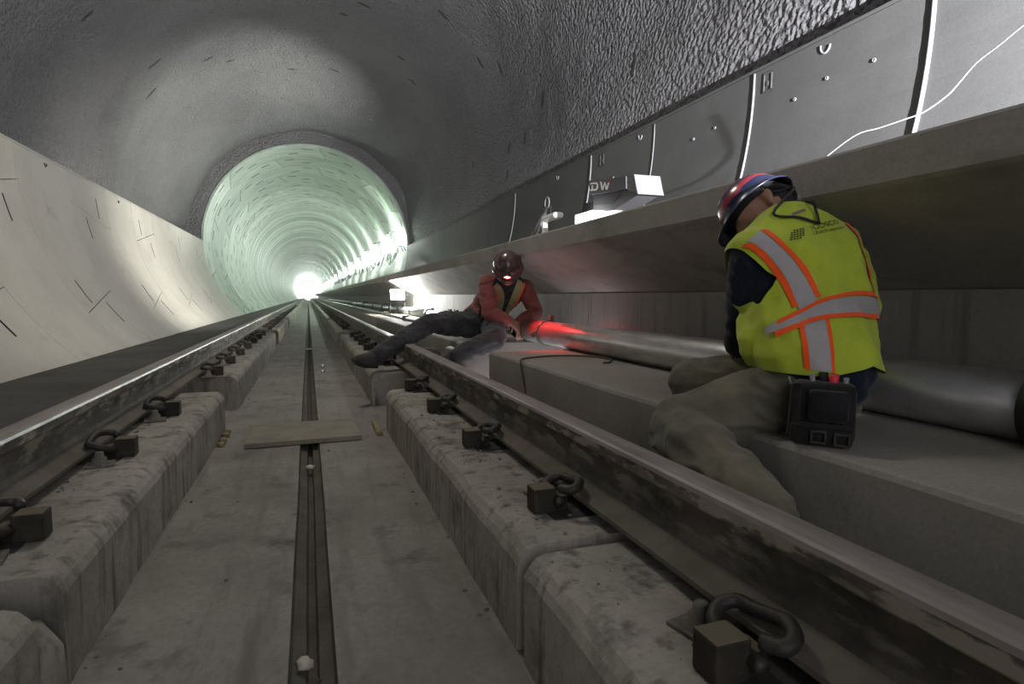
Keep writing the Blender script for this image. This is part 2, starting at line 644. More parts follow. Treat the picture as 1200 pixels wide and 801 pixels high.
# ledge along the top of the lower lining, to the vault
led = mesh('top_ledge', [(TX - TR - 0.004, -5.2, TZ + 0.002), (TX - TR - 0.004, YP, TZ + 0.002), (TX - RV - 0.1, YP, TZ + 0.002), (TX - RV - 0.1, -5.2, TZ + 0.002),
                         (TX - TR - 0.004, -5.2, TZ + 0.022), (TX - TR - 0.004, YP, TZ + 0.022), (TX - RV - 0.1, YP, TZ + 0.022), (TX - RV - 0.1, -5.2, TZ + 0.022)],
           [(0, 1, 5, 4), (4, 5, 6, 7), (0, 3, 2, 1), (0, 4, 7, 3), (1, 2, 6, 5)], M_seg, wall_left)

# wall_right: the ring lining above the walkway and the cast wall below it
wall_right = empty('wall_right')
tag(wall_right, kind='structure')
RWR = 1.2
for i in range(-5, 14):
    y0 = 2.12 + i * RWR
    y1 = min(y0 + RWR, YP)
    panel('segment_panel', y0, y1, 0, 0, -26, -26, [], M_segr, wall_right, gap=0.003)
arc_shell('joint_backing', -5.2, YP, 0.6, -27, TR + 0.045, M_gap, wall_right)
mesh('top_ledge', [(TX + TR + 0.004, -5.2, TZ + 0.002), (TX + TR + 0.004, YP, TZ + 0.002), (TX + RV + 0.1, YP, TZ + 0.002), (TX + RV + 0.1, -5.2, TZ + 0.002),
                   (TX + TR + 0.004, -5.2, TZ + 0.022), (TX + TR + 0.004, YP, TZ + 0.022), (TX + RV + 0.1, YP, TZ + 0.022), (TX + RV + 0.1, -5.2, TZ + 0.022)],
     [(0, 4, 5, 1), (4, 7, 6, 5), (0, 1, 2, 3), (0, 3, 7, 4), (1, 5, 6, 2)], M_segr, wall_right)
# pale sealing strips standing in some ring joints
for k, (yy, rad) in enumerate(((2.12, 0.011), (3.32, 0.0075), (4.52, 0.004), (5.72, 0.0075), (8.12, 0.007))):
    pts = [cyl(yy, a, TR - 0.004) for a in frange(-0.2, -23.5, 12)]
    tube('joint_seal', pts, rad, M_gasket, wall_right, 8)
# erector sockets, lifting marks and cast-in plates on the upper wall
for (yy, a, rr) in ((2.75, -0.9, 0.034), (4.75, -1.0, 0.028), (6.6, -1.2, 0.03)):
    bm_ = tube('lifting_ring', [cyl(yy + rr * math.cos(t), a + math.degrees(1.3 * rr * math.sin(t) / TR), TR - 0.003) for t in frange(-PI * 0.95, PI * 0.05, 12)], 0.006, M_gasket, wall_right, 6)
for (yy, a) in ((2.72, -5.0), (2.42, -5.2), (3.95, -5.8), (2.95, -6.0), (3.7, -5.4), (5.2, -7.0)):
    c0 = cyl(yy, a, TR - 0.004)
    nrm = Vector((-math.cos(math.radians(a)), 0, -math.sin(math.radians(a))))
    M4 = Matrix.Translation(c0) @ nrm.to_track_quat('Z', 'Y').to_matrix().to_4x4()
    lathe('bolt_socket', [(0.010, -0.004), (0.0105, 0.004), (0.007, 0.005), (0.006, -0.001)], [M_gasket], wall_right, 12, M4)
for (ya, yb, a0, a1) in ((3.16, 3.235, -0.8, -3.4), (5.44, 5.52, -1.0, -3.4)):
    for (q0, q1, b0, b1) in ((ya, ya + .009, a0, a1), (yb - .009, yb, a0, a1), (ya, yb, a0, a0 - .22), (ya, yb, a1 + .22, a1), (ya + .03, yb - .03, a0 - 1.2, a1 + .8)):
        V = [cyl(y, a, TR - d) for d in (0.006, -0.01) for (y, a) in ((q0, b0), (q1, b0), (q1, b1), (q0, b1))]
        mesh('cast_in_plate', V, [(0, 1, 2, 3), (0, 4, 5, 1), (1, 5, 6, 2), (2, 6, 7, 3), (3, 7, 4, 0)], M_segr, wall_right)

# ceiling: sprayed vault, uneven, with drain slots
ceiling = empty('ceiling')
tag(ceiling, kind='structure')


def vault_r(y, a):
    p = cyl(y, a, RV)
    d = noise.noise(Vector((p.x * 0.7, p.y * 0.7, p.z * 0.7))) * 0.05 + noise.noise(p * 2.6) * 0.028 + noise.noise(p * 7.0) * 0.012
    t = max(0.0, min(1.0, (y - 14.6) / (YP - 14.6)))
    q = max(0.0, min(1.0, a / 46.0))
    base = RV - (RV - TR - 0.13) * (1 - q * q * (3 - 2 * q))
    return base + d * (0.4 + 0.6 * q) - 0.42 * q * t * t * (3 - 2 * t) * max(0.0, min(1.0, (a + 1) / 8, (181 - a) / 8))


V, F = [], []
ny, na = 190, 170
for j in range(ny + 1):
    y = -5.2 + (YP + 5.2) * j / ny
    for k in range(na + 1):
        a = -1 + 182.0 * k / na
        V.append(cyl(y, a, vault_r(y, a)))
for j in range(ny):
    for k in range(na):
        b = j * (na + 1) + k
        F.append((b, b + 1, b + na + 2, b + na + 1))
mesh('sprayed_vault', V, F, M_shot, ceiling, True)
SL = [(5.24, 16.7, 12.8), (7.63, 23.3, 19.8), (8.3, 17.5, 13.8), (9.6, 43.0, 39.6), (9.04, 38.0, 34.2), (9.53, 57.2, 53.4), (12.73, 138.4, 143.0),
      (11.9, 132.8, 137.1), (13.0, 122.1, 118.9), (13.49, 115.7, 112.9), (9.5, 139.9, 143.0), (11.24, 81.1, 78.7), (12.55, 56.6, 53.6), (11.9, 62.4, 59.6),
      (8.98, 9.7, 6.9), (9.06, 17.5, 14.3), (11.2, 20.5, 18.0), (10.65, 76.9, 73.3), (14.4, 96.4, 94.0), (14.1, 82.6, 78.8)]
for (y, a, b) in SL:
    w = 0.026
    pts = []
    for t in frange(0, 1, 6):
        hw = w * math.sin(PI * (0.12 + 0.76 * t))
        am = a + (b - a) * t
        rr = vault_r(y, am)
        pts.append((cyl(y - hw, am, rr - 0.007), cyl(y + hw, am, rr - 0.007), cyl(y, am, rr + 0.06)))
    V = [p for q in pts for p in q]
    F = []
    for k in range(6):
        i = 3 * k
        F += [(i, i + 3, i + 4, i + 1), (i + 1, i + 4, i + 5, i + 2), (i + 2, i + 5, i + 3, i)]
    F += [(0, 1, 2), (18, 20, 19)]
    mesh('drain_slot', V, F, M_gap, ceiling)

# wall_back: sprayed face that closes the vault above the far lining
V, F = [], []
nA, nB = 72, 10
for j in range(nB + 1):
    r = TR + 0.03 + (RV + 0.06 - TR - 0.03) * j / nB
    for k in range(nA + 1):
        a = -1 + 182.0 * k / nA
        p = cyl(YP, a, r)
        p.y += noise.noise(p * 1.7) * 0.03 - 0.02 * (1 if 0 < j else 0) + 0.02
        V.append(p)
for j in range(nB):
    for k in range(nA):
        b = j * (nA + 1) + k
        F.append((b, b + 1, b + nA + 2, b + nA + 1))
wb = mesh('wall_back', V, F, M_shot, None, True)
tag(wb, kind='structure')

# the far lining beyond the vault: ring after ring, the first ones segment by segment
wall_far = empty('wall_far')
tag(wall_far, kind='structure')
NR = 105


def far_ring(name, y0, y1, segs, pockets=True):
    pass


for i in range(NR):
    y0 = YP + i * RW
    y1 = y0 + RW
    off = 17.0 if i % 2 else -9.0
    if i < 9:
        cuts = [-52] + [c for c in (-25 + off, 33 + off, 91 + off, 149 + off, 207 + off) if c < 228] + [230]
        for q in range(len(cuts) - 1):
            s0 = 2.4 if q % 2 else -2.4
            s1 = -2.4 if q % 2 else 2.4
            if q == 0:
                s0 = 0
            if q == len(cuts) - 2:
                s1 = 0
            PK = []
            for c in (cuts[q] + 5, cuts[q + 1] - 10):
                PK.append((y0 + 0.35, y0 + 0.42, c, c + 5.5))
                PK.append((y0 + 0.90, y0 + 0.97, c + 9, c + 14.5) if c == cuts[q] + 5 else (y0 + 0.90, y0 + 0.97, c - 9, c - 3.5))
            panel('segment_panel', y0, y1, cuts[q] + s0, cuts[q] - s0, cuts[q + 1] + s1, cuts[q + 1] - s1, PK, M_far, wall_far, gap=0.010, step=3.0)
    else:
        V, F = [], []
        n = 64
        prof = ((y0 + 0.004, 0.045), (y0 + 0.02, 0.004), (y0 + 0.05, 0.0), (y1 - 0.05, 0.006), (y1 - 0.02, 0.01), (y1 - 0.004, 0.045))
        for k in range(n + 1):
            a = -52 + 282.0 * k / n
            for (y, d) in prof:
                V.append(cyl(y, a, TR + d))
        m = len(prof)
        for k in range(n):
            for q in range(m - 1):
                F.append((k * m + q, k * m + q + 1, (k + 1) * m + q + 1, (k + 1) * m + q))
        mesh('lining_ring', V, F, M_far, wall_far)
arc_shell('joint_backing', YP, YP + 10 * RW, -53, 231, TR + 0.05, M_gap, wall_far, 72)
# cut face of the first ring
V, F = [], []
for k in range(73):
    a = 180.0 * k / 72
    V += [cyl(YP - 0.03, a, TR), cyl(YP - 0.03, a, TR + 0.05), cyl(YP + 0.01, a, TR), cyl(YP + 0.01, a, TR + 0.05)]
for k in range(72):
    b = 4 * k
    F += [(b, b + 1, b + 5, b + 4), (b, b + 4, b + 6, b + 2)]
mesh('cut_edge', V, F, M_far, wall_far)
YE = YP + NR * RW
V = [cyl(YE, a) for a in frange(-52, 230, 48)]
mesh('end_bulkhead', V, [tuple(range(len(V)))], M_far, wall_far)

# ------------------------------------------------------------------ floor
floor = empty('floor')
tag(floor, kind='structure')
fy = frange(-5.2, 20, 60) + frange(22, YE, 30)
extrude_y('track_floor', [(-1.0, -0.60), (-1.0, -0.44), (-0.030, -0.44), (-0.024, -0.466), (0.005, -0.476), (0.011, -0.502), (0.029, -0.502), (0.035, -0.476), (0.064, -0.466),
                          (0.070, -0.44), (1.0, -0.44), (1.0, -0.60)], fy, [M_floor, M_drain], floor, jit=0.0025, mi=[0, 0, 1, 1, 1, 1, 1, 1, 1, 0, 0, 0])
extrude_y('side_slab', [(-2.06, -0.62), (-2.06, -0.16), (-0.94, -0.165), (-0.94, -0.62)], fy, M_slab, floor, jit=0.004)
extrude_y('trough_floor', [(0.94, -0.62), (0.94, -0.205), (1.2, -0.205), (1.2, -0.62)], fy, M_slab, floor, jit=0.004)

# ------------------------------------------------------------------ concrete plinths
def plinth(side, ya, yb, seed):
    s = side
    xi = -0.456 if s < 0 else 0.458
    xo = -0.955 if s < 0 else 0.975
    prof = [(xi, -0.47), (xi, -0.245), (xi + s * 0.008, -0.226), (xi + s * 0.024, -0.208), (xi + s * 0.045, -0.201), (xi + s * 0.12, -0.2), (xi + s * 0.3, -0.2), (xo, -0.2), (xo, -0.47)]
    n = max(4, int((yb - ya) / 0.06)) if ya < 12 else max(4, int((yb - ya) / 0.5))
    ch = 0.03
    o = extrude_y('track_plinth', prof, [ya] + frange(ya + 0.004, yb - 0.004, n) + [yb], M_plinth, None, jit=0.006 if ya < 12 else 0.003, seed=seed)
    bm = bmesh.new()
    bm.from_mesh(o.data)
    es = [e for e in bm.edges if e.is_boundary is False and len(e.link_faces) == 2 and (all(abs(v.co.y - ya) < 1e-4 for v in e.verts) or all(abs(v.co.y - yb) < 1e-4 for v in e.verts))
          and all(v.co.z > -0.3 for v in e.verts)]
    bm.to_mesh(o.data)
    bm.free()
    return o


LP = [(-5.2, -2.6), (-1.95, 1.27), (1.40, 3.86), (4.60, 9.85), (10.75, 16.0), (16.7, 22.0), (22.7, 34.0), (34.7, 60.0), (60.7, 150.0)]
RP = [(-5.2, -1.2), (-0.5, 1.175), (1.225, 3.62), (4.43, 9.1), (9.9, 15.2), (15.9, 21.0), (21.7, 33.0), (33.7, 60.0), (60.7, 150.0)]
lplab = ['concrete track plinth under the left rail, behind the lens', 'concrete plinth under left rail, cut off at the bottom left corner', 'long worn concrete plinth under left rail, nearest whole one, ending beside the board',
         'concrete plinth under left rail, just beyond the gap past the board', 'second concrete plinth under left rail beyond the board', 'third concrete plinth under left rail beyond the board',
         'fourth concrete plinth under left rail beyond the board', 'fifth concrete plinth under left rail, small in the distance', 'last concrete plinth under left rail, at the far lights']
rplab = ['concrete track plinth under the right rail, behind the lens', 'concrete plinth under right rail at the bottom edge, nearest the camera', 'long dusty concrete plinth under right rail, to the right of the board',
         'concrete plinth under right rail carrying the reclining worker\'s boot', 'concrete plinth under right rail, first past the outstretched leg', 'second concrete plinth under right rail past the outstretched leg',
         'third concrete plinth under right rail past the outstretched leg', 'fourth concrete plinth under right rail, small in the distance', 'last concrete plinth under right rail, at the far lights']
for k, (a, b) in enumerate(LP):
    tag(plinth(-1, a, b, k), lplab[k], 'plinth', 'concrete plinths carrying the rails')
for k, (a, b) in enumerate(RP):
    tag(plinth(1, a, b, k + 20), rplab[k], 'plinth', 'concrete plinths carrying the rails')

# ------------------------------------------------------------------ rails
def rail(xc, label):
    half = [(0.0705, -0.168), (0.0705, -0.157), (0.045, -0.148), (0.016, -0.136), (0.0095, -0.12), (0.0085, -0.085), (0.012, -0.052), (0.0345, -0.040), (0.037, -0.036),
            (0.037, -0.012), (0.034, -0.004), (0.026, -0.0005), (0.0, 0.0)]
    prof = [(xc + x, z) for x, z in half] + [(xc - x, z) for x, z in half[-2::-1]]
    n = len(prof)
    mi = []
    for i in range(n):
        z = (prof[i][1] + prof[(i + 1) % n][1]) / 2
        mi.append(1 if z > -0.003 else (3 if z > -0.009 else (2 if z < -0.13 else 0)))
    o = extrude_y('running_rail', prof, frange(-5.2, 12, 40) + frange(14, YE, 25), [M_railside, M_railtop, M_raildust, M_railedge if xc < 0 else M_railtop], None, mi=mi)
    tag(o, label, 'rail')
    return o


rail(-0.745, 'steel running rail on the left, a highlight strip along its shiny head edge')
rail(0.752, 'dusty steel running rail on the right, web streaked with pale stains')


# ------------------------------------------------------------------ rail fasteners
def fastener_proto():
    """origin at the rail foot's edge on the plinth; local +x points away from the rail"""
    t = empty('rail_fastener')
    box_obj('base_plate', (-0.02, 0, -0.012), (0.20, 0.16, 0.022), M_pad, t, None, 0.003)
    bm = bmesh.new()
    box(bm, (0.085, 0, 0.030), (0.062, 0.058, 0.066), None, 0.005)
    box(bm, (0.045, 0, 0.018), (0.05, 0.05, 0.040), None, 0.006)
    bm_obj('shoulder', bm, M_block, t)
    # spring clip: centre leg in the shoulder, loop behind, toe pressing on the rail foot
    pts = [(0.052, 0.050, 0.030), (0.052, 0.0, 0.030), (0.052, -0.045, 0.032), (0.044, -0.070, 0.040), (0.022, -0.083, 0.052), (-0.004, -0.075, 0.058), (-0.014, -0.050, 0.056),
           (-0.016, -0.012, 0.064), (-0.010, 0.030, 0.074), (0.010, 0.062, 0.072), (0.034, 0.066, 0.066), (0.048, 0.040, 0.064)]
    P = []
    for i in range(len(pts) - 1):
        p0 = Vector(pts[max(i - 1, 0)]); p1 = Vector(pts[i]); p2 = Vector(pts[i + 1]); p3 = Vector(pts[min(i + 2, len(pts) - 1)])
        for s in (0, 0.25, 0.5, 0.75):
            P.append(0.5 * ((2 * p1) + (p2 - p0) * s + (2 * p0 - 5 * p1 + 4 * p2 - p3) * s * s + (3 * p1 - p0 - 3 * p2 + p3) * s ** 3))
    P.append(Vector(pts[-1]))
    tube('spring_clip', P, 0.0125, M_clip, t, 8)
    M4 = Matrix.Translation((0.035, -0.115, 0))
    lathe('anchor_bolt', [(0.034, -0.004), (0.034, 0.006), (0.022, 0.008), (0.022, 0.022), (0.015, 0.026), (0.013, 0.040), (0.010, 0.043)], M_bolt, t, 10, M4)
    box_obj('washer', (0.035, -0.115, -0.001), (0.085, 0.075, 0.008), M_bolt, t, Matrix.Rotation(0.2, 3, 'Z'))
    return t


ordn = ['first', 'second', 'third', 'fourth', 'fifth', 'sixth', 'seventh', 'eighth', 'ninth', 'tenth']
proto = fastener_proto()
proto.location = (-0.672, 1.63, -0.195)
fl = []
for k in range(1, 46):
    y = 1.63 + 0.763 * k
    if any(abs(y - 0.5 * (LP[i][1] + LP[i + 1][0])) < 0.5 * (LP[i + 1][0] - LP[i][1]) for i in range(len(LP) - 1)):
        continue
    fl.append(dup(proto, (-0.672, y, -0.195)))
fl.insert(0, proto)
for k, o in enumerate(fl):
    tag(o, ('%s dark iron rail clip from the camera along the left rail' % ordn[k]) if k < 10 else 'small dark rail clip far along the left rail', 'rail clip',
        'rail clips on the left rail' if k < 10 else 'distant rail clips on the left rail')
fr = []
for k in range(0, 40):
    y = 0.715 + 0.705 * k
    if k == 0:
        y = 0.70
    if any(abs(y - 0.5 * (RP[i][1] + RP[i + 1][0])) < 0.5 * (RP[i + 1][0] - RP[i][1]) for i in range(3, len(RP) - 1)) or 3.62 < y < 4.43:
        continue
    c = dup(proto, (0.6795, y, -0.195))
    c.rotation_euler = (0, 0, PI)
    fr.append(c)
for k, o in enumerate(fr):
    tag(o, ('%s dark iron rail clip from the camera along the right rail' % ordn[k]) if k < 8 else 'small dark rail clip far along the right rail', 'rail clip',
        'rail clips on the right rail' if k < 8 else 'distant rail clips on the right rail')

# ------------------------------------------------------------------ bench, walkway, lower right wall
XB = 1.142
def bench(ya, yb, label, n):
    prof = [(XB, -0.5), (XB, -0.016), (XB + 0.006, -0.004), (XB + 0.02, 0.0), (2.078, 0.0), (2.078, -0.5)]
    o = extrude_y('concrete_bench', prof, [ya] + frange(ya + 0.012, yb - 0.012, n) + [yb], M_bench, None, jit=0.003)
    for v in o.data.vertices:
        if abs(v.co.y - ya) < 1e-4 or abs(v.co.y - yb) < 1e-4:
            if v.co.x < XB + 0.05:
                v.co.x += 0.012
            if v.co.z > -0.1:
                v.co.z -= 0.01
    tag(o, label, 'bench')
    return o


bench(-5.2, 3.735, 'low concrete bench along right wall, under the worker in the lime vest', 60)
bench(4.52, YE, 'low concrete bench running on past the reclining worker into the distance', 60)

walkway = empty('walkway')
tag(walkway, 'raised concrete safety walkway overhanging the bench along the right wall', 'walkway')
ys = [-5.2, -3.53, 0.6, 4.73, 8.86, 12.99, 17.1, 21.2, 25.4, 29.5, 33.6, 37.7, 41.8, 60, 80, 100, 120, YE]
for a, b in zip(ys[:-1], ys[1:]):
    prof = [(1.588, 0.80), (1.578, 0.79), (1.580, 0.682), (1.592, 0.670), (2.10, 0.385), (2.42, 0.385), (2.55, 0.60), (2.635, 0.80)]
    extrude_y('walkway_panel', prof, frange(a + 0.005, b - 0.005, 8), M_walk, walkway, jit=0.0012)
ys = [-5.2, -2.05, 1.1, 4.2, 7.35, 10.5, 13.65, 16.8, 20, 24, 28, 32, 40, 60, 100, YE]
for a, b in zip(ys[:-1], ys[1:]):
    extrude_y('wall_panel', [(2.085, -0.2), (2.085, 0.383), (2.4, 0.383), (2.4, -0.2)], frange(a + 0.003, b - 0.003, 4), M_wallr, wall_right)

# ------------------------------------------------------------------ pipes on the bench
def pipe_run(name, p0, p1, r, label, mat=M_pipe, beads=True, open_end=True):
    t = empty(name, p0)
    d = (Vector(p1) - Vector(p0))
    L = d.length
    q = d.to_track_quat('Z', 'Y').to_matrix().to_4x4()
    lathe('pipe_wall', [(r * 0.93, 0.002), (r * 0.93, 0.0), (r, 0.0), (r, 0.016), (r * 0.972, 0.017), (r * 0.972, 0.026), (r, 0.027), (r, L / 3), (r, L * 2 / 3), (r, L - 0.027), (r * 0.972, L - 0.026),
                         (r * 0.972, L - 0.017), (r, L - 0.016), (r, L), (r * 0.93, L), (r * 0.93, L - 0.4), (r * 0.02, L - 0.41)], mat, t, 32, q)
    tag(t, label, 'pipe')
    return t, q, L


def coupling(parent_loc, direction, r, mat, label, group=None, ears=True):
    t = empty('pipe_coupling', parent_loc)
    q = Vector(direction).to_track_quat('Z', 'Y').to_matrix().to_4x4()
    lathe('housing', [(r * 1.0, -0.036), (r * 1.16, -0.034), (r * 1.2, -0.018), (r * 1.2, 0.018), (r * 1.16, 0.034), (r * 1.0, 0.036)], mat, t, 28, q)
    if ears:
        for sgn in (-1, 1):
            for axis in ('a',):
                bm = bmesh.new()
                box(bm, (0, sgn * r * 1.34, 0), (0.03, 0.055, 0.05), None, 0.006)
                bmesh.ops.transform(bm, matrix=q @ Matrix.Rotation(0.6, 4, 'Z'), verts=bm.verts)
                bm_obj('bolt_pad', bm, mat, t)
                V, F = tube_data([q @ Matrix.Rotation(0.6, 4, 'Z') @ Vector((-0.04, sgn * r * 1.36, 0)), q @ Matrix.Rotation(0.6, 4, 'Z') @ Vector((0.045, sgn * r * 1.36, 0))], 0.009, 6)
                mesh('bolt', V, F, M_coupg, t)
    tag(t, label, 'coupling', group)
    return t


PA, PB = Vector((1.70, 0.905, 0.0885)), Vector((1.715, 4.62, 0.0885))
pdir = (PB - PA).normalized()
pipe_run('steel_pipe', PA, PB, 0.086, 'shiny galvanised steel pipe lying between the two workers')
pipe_run('steel_pipe', PA - pdir * 0.012, PA - pdir * 4.0, 0.086, 'galvanised steel pipe running out of the frame at lower right')
coupling(PA - pdir * 0.004, pdir, 0.088, M_coup, 'black pipe coupling on the near end of the shiny pipe at right edge', None, True)
tg = empty('pipe_clamp', PA + (PB - PA) * 0.865)
tag(tg, 'grey-green bolted clamp around the shiny pipe near the reclining worker', 'clamp')
qm = pdir.to_track_quat('Z', 'Y').to_matrix().to_4x4()
lathe('clamp_ring', [(0.0865, -0.014), (0.096, -0.014), (0.096, 0.014), (0.0865, 0.014)], M_coupg, tg, 28, qm)
for (sx, sz) in ((-0.105, -0.01), (0.03, 0.105)):
    box_obj('clamp_lug', (sx, 0.0, sz), (0.035, 0.028, 0.05), M_coupg, tg, None, 0.004)
box_obj('clamp_bolt', (-0.122, -0.004, -0.01), (0.012, 0.055, 0.014), M_clip, tg)
# black corrugated sleeve being fitted on the far end
tw = empty('pipe_sleeve', PB + pdir * 0.02)
tag(tw, 'dark ribbed rubber sleeve on the pipe end in the reclining worker\'s hands', 'pipe sleeve')
pr = []
for k in range(13):
    pr.append((0.078 + 0.006 * (k % 2), -0.01 + k * 0.012))
lathe('rubber', pr, M_black, tw, 28, qm)

q0 = Vector((1.86, 5.75, 0.075))
fp = [q0, Vector((1.88, 9.6, 0.075)), Vector((1.89, 15.6, 0.075)), Vector((1.89, 27, 0.075)), Vector((1.89, 60, 0.075))]
flab = ['bright steel pipe on bench behind the reclining worker', 'second steel pipe on bench behind the reclining worker, by the glare', 'steel pipe far down the bench, past the glaring floodlight', 'farthest steel pipe down the bench']
for k in range(4):
    d = (fp[k + 1] - fp[k]).normalized()
    pipe_run('steel_pipe', fp[k] + d * 0.004, fp[k + 1] - d * 0.004, 0.07, flab[k])
for k, y in enumerate((6.4, 7.9, 8.3, 9.6, 11.2, 12.8, 15.6, 18, 21, 24, 27)):
    x = 1.86 + 0.0052 * min(y - 5.75, 3.85)
    lab = ['grey coupling on the pipe right behind the reclining worker', 'second coupling on the pipe behind the reclining worker', 'third coupling on the pipe behind the reclining worker',
           'coupling joining the two pipes near the glare', 'coupling on the pipe directly under the glaring floodlight', 'coupling on the pipe just past the glaring floodlight']
    coupling((x, y, 0.075), (0, 1, 0), 0.072, M_coupg, lab[k] if k < 6 else 'tiny coupling on the pipe far down the bench', 'couplings on the far pipes' if k < 6 else 'tiny far couplings')
co = tube('conduit', [(1.42, 6.2, 0.022), (1.43, 9, 0.022), (1.44, 20, 0.022), (1.44, 60, 0.022)], 0.02, M_pipe, None, 8)
tag(co, 'thin metal conduit lying on the far bench beside the big pipe', 'conduit')
for k, y in enumerate((7.4, 9.2, 11.6)):
    t = box_obj('conduit_support', (1.435, y, 0.03), (0.10, 0.06, 0.075), M_bench, None, None, 0.006)
    tag(t, ['nearest', 'second', 'third'][k] + ' small pale block under the thin conduit on the far bench', 'block', 'blocks under the far conduit')

# brown cord on the near bench
cp = [(1.145, 3.02, -0.19), (1.135, 3.05, -0.10), (1.132, 3.08, -0.02), (1.15, 3.13, 0.007), (1.25, 3.22, 0.007), (1.42, 3.27, 0.007), (1.58, 3.2, 0.007), (1.64, 3.02, 0.007), (1.56, 2.86, 0.007), (1.50, 2.84, 0.007)]
CP = []
for i in range(len(cp) - 1):
    p0 = Vector(cp[max(i - 1, 0)]); p1 = Vector(cp[i]); p2 = Vector(cp[i + 1]); p3 = Vector(cp[min(i + 2, len(cp) - 1)])
    for s in (0, 0.25, 0.5, 0.75):
        CP.append(0.5 * ((2 * p1) + (p2 - p0) * s + (2 * p0 - 5 * p1 + 4 * p2 - p3) * s * s + (3 * p1 - p0 - 3 * p2 + p3) * s ** 3))
tag(tube('cord', CP, 0.005, M_cord, None, 6), 'thin brown cord trailing over the near bench and down its face', 'cord')

# ------------------------------------------------------------------ things on the walkway deck
M_hood = plain('dark_grey_hood', (0.11, 0.11, 0.125), 0.5, 0, 0.06, 12, 0)
M_chute = plain('light_grey_panel', (0.16, 0.16, 0.17), 0.5, 0, 0.05, 12, 0)
M_glow = emit('lamp_tray', (1.0, 0.98, 0.95), 1.6)
dw = empty('work_light', (2.06, 3.62, 0.80))
tag(dw, 'grey box-shaped work light with white and red lettering, standing on the walkway', 'work light')
# side outline seen from the track: long hood on a slanting neck over a bright tray (local y runs along the tunnel)
def prism(name, outline, x0, x1, mat, parent):
    n = len(outline)
    V = [(x0, y, z) for y, z in outline] + [(x1, y, z) for y, z in outline]
    F = [tuple(range(n)), tuple(range(2 * n - 1, n - 1, -1))] + [(i, i + n, (i + 1) % n + n, (i + 1) % n) for i in range(n)]
    bm = bmesh.new()
    me = bpy.data.meshes.new(name)
    me.from_pydata(V, [], F)
    bm.from_mesh(me)
    bmesh.ops.recalc_face_normals(bm, faces=bm.faces[:])
    bm.to_mesh(me)
    bm.free()
    return put(name, me, mat, parent)


prism('hood', [(-0.13, 0.255), (-0.125, 0.335), (0.42, 0.405), (0.40, 0.30)], -0.06, 0.14, M_hood, dw)
prism('end_cap', [(-0.27, 0.20), (-0.25, 0.245), (-0.22, 0.33), (-0.13, 0.337), (-0.135, 0.25)], -0.055, 0.135, M_chute, dw)
prism('neck', [(-0.25, 0.205), (-0.135, 0.25), (0.40, 0.30), (0.40, 0.165), (0.08, 0.15)], -0.03, 0.12, M_chute, dw)
prism('louvre', [(-0.02, 0.245), (0.39, 0.292), (0.39, 0.225), (0.10, 0.195)], -0.036, -0.02, M_hood, dw)
prism('tray', [(0.24, 0.10), (0.24, 0.165), (0.52, 0.165), (0.52, 0.10)], -0.12, 0.12, M_glow, dw)
prism('bracket', [(0.40, 0.05), (0.40, 0.25), (0.60, 0.27), (0.62, 0.03)], -0.02, 0.12, M_black, dw)
prism('base', [(-0.25, 0.0), (-0.25, 0.1), (0.5, 0.1), (0.5, 0.0)], -0.1, 0.14, M_hood, dw)
lathe('lens_ring', [(0.045, 0.0), (0.05, 0.012), (0.036, 0.014), (0.03, 0.002)], M_black, dw, 16, Matrix.Translation((0.04, 0.405, 0.352)) @ Matrix.Rotation(-PI / 2, 4, 'X'))


def letter(name, polys, org, ux, uz, h, mat, parent):
    """flat block lettering from polygons given in a 1-high box"""
    V, F = [], []
    for p in polys:
        b = len(V)
        for (a, c) in p:
            V.append(Vector(org) + Vector(ux) * a * h + Vector(uz) * c * h)
        F.append(tuple(range(b, b + len(p))))
    return mesh(name, V, F, mat, parent)


M_letw = plain('white_print', (0.9, 0.9, 0.9), 0.5, 0, 0.02, 5, 0)
M_letr = plain('red_print', (0.75, 0.03, 0.05), 0.5, 0, 0.02, 5, 0)
ux, uz = (0, -1.95, -0.25), (0, -0.05, 1)
letter('lettering', [[(0, 0), (.9, 0), (1.15, .25), (1.15, .75), (.9, 1), (0, 1), (0, .8), (.75, .8), (.9, .68), (.9, .32), (.75, .2), (0.42, .2), (.42, .68), (.2, .68), (.2, .2), (0, .2)]], (-0.0625, 0.392, 0.326), ux, uz, 0.058, M_letw, dw)
letter('lettering', [[(1.35, 1), (1.6, 0), (1.85, 0), (2.0, .6), (2.15, 0), (2.4, 0), (2.62, .8), (2.4, .8), (2.25, .35), (2.08, .9), (1.92, .9), (1.75, .35), (1.58, 1)]], (-0.0625, 0.392, 0.326), ux, uz, 0.058, M_letw, dw)
letter('red_tick', [[(2.66, .8), (2.9, 1.0), (2.72, 1.12), (2.5, 1.0)]], (-0.0625, 0.392, 0.326), ux, uz, 0.058, M_letr, dw)

ar = empty('white_lamp_head', (2.02, 4.78, 0.80))
tag(ar, 'small white rounded lamp head on a short post, left of the grey work light', 'lamp head')
bm = bmesh.new(); box(bm, (0, 0, 0.235), (0.09, 0.30, 0.05), None, 0.02); bm_obj('cap', bm, M_white, ar)
bm = bmesh.new(); box(bm, (0, 0.16, 0.14), (0.05, 0.04, 0.20), None, 0.01); bm_obj('stem', bm, M_white, ar)
box_obj('foot', (0, 0.16, 0.02), (0.10, 0.10, 0.04), M_white, ar)
tube('antenna', [(0, 0.03, 0.25), (0, 0.03, 0.33)], 0.004, M_gasket, ar, 6)
br = empty('folding_bracket', (2.15, 6.0, 0.80))
tag(br, 'grey folding bracket with a loop at its peak, leaning on the right wall', 'bracket')
pk = Vector((0.36, 0.1, 0.52))
tube('arm', [(0, 0.0, 0.0), (0.02, -0.45, 0.12), pk], 0.017, M_gasket, br, 8)
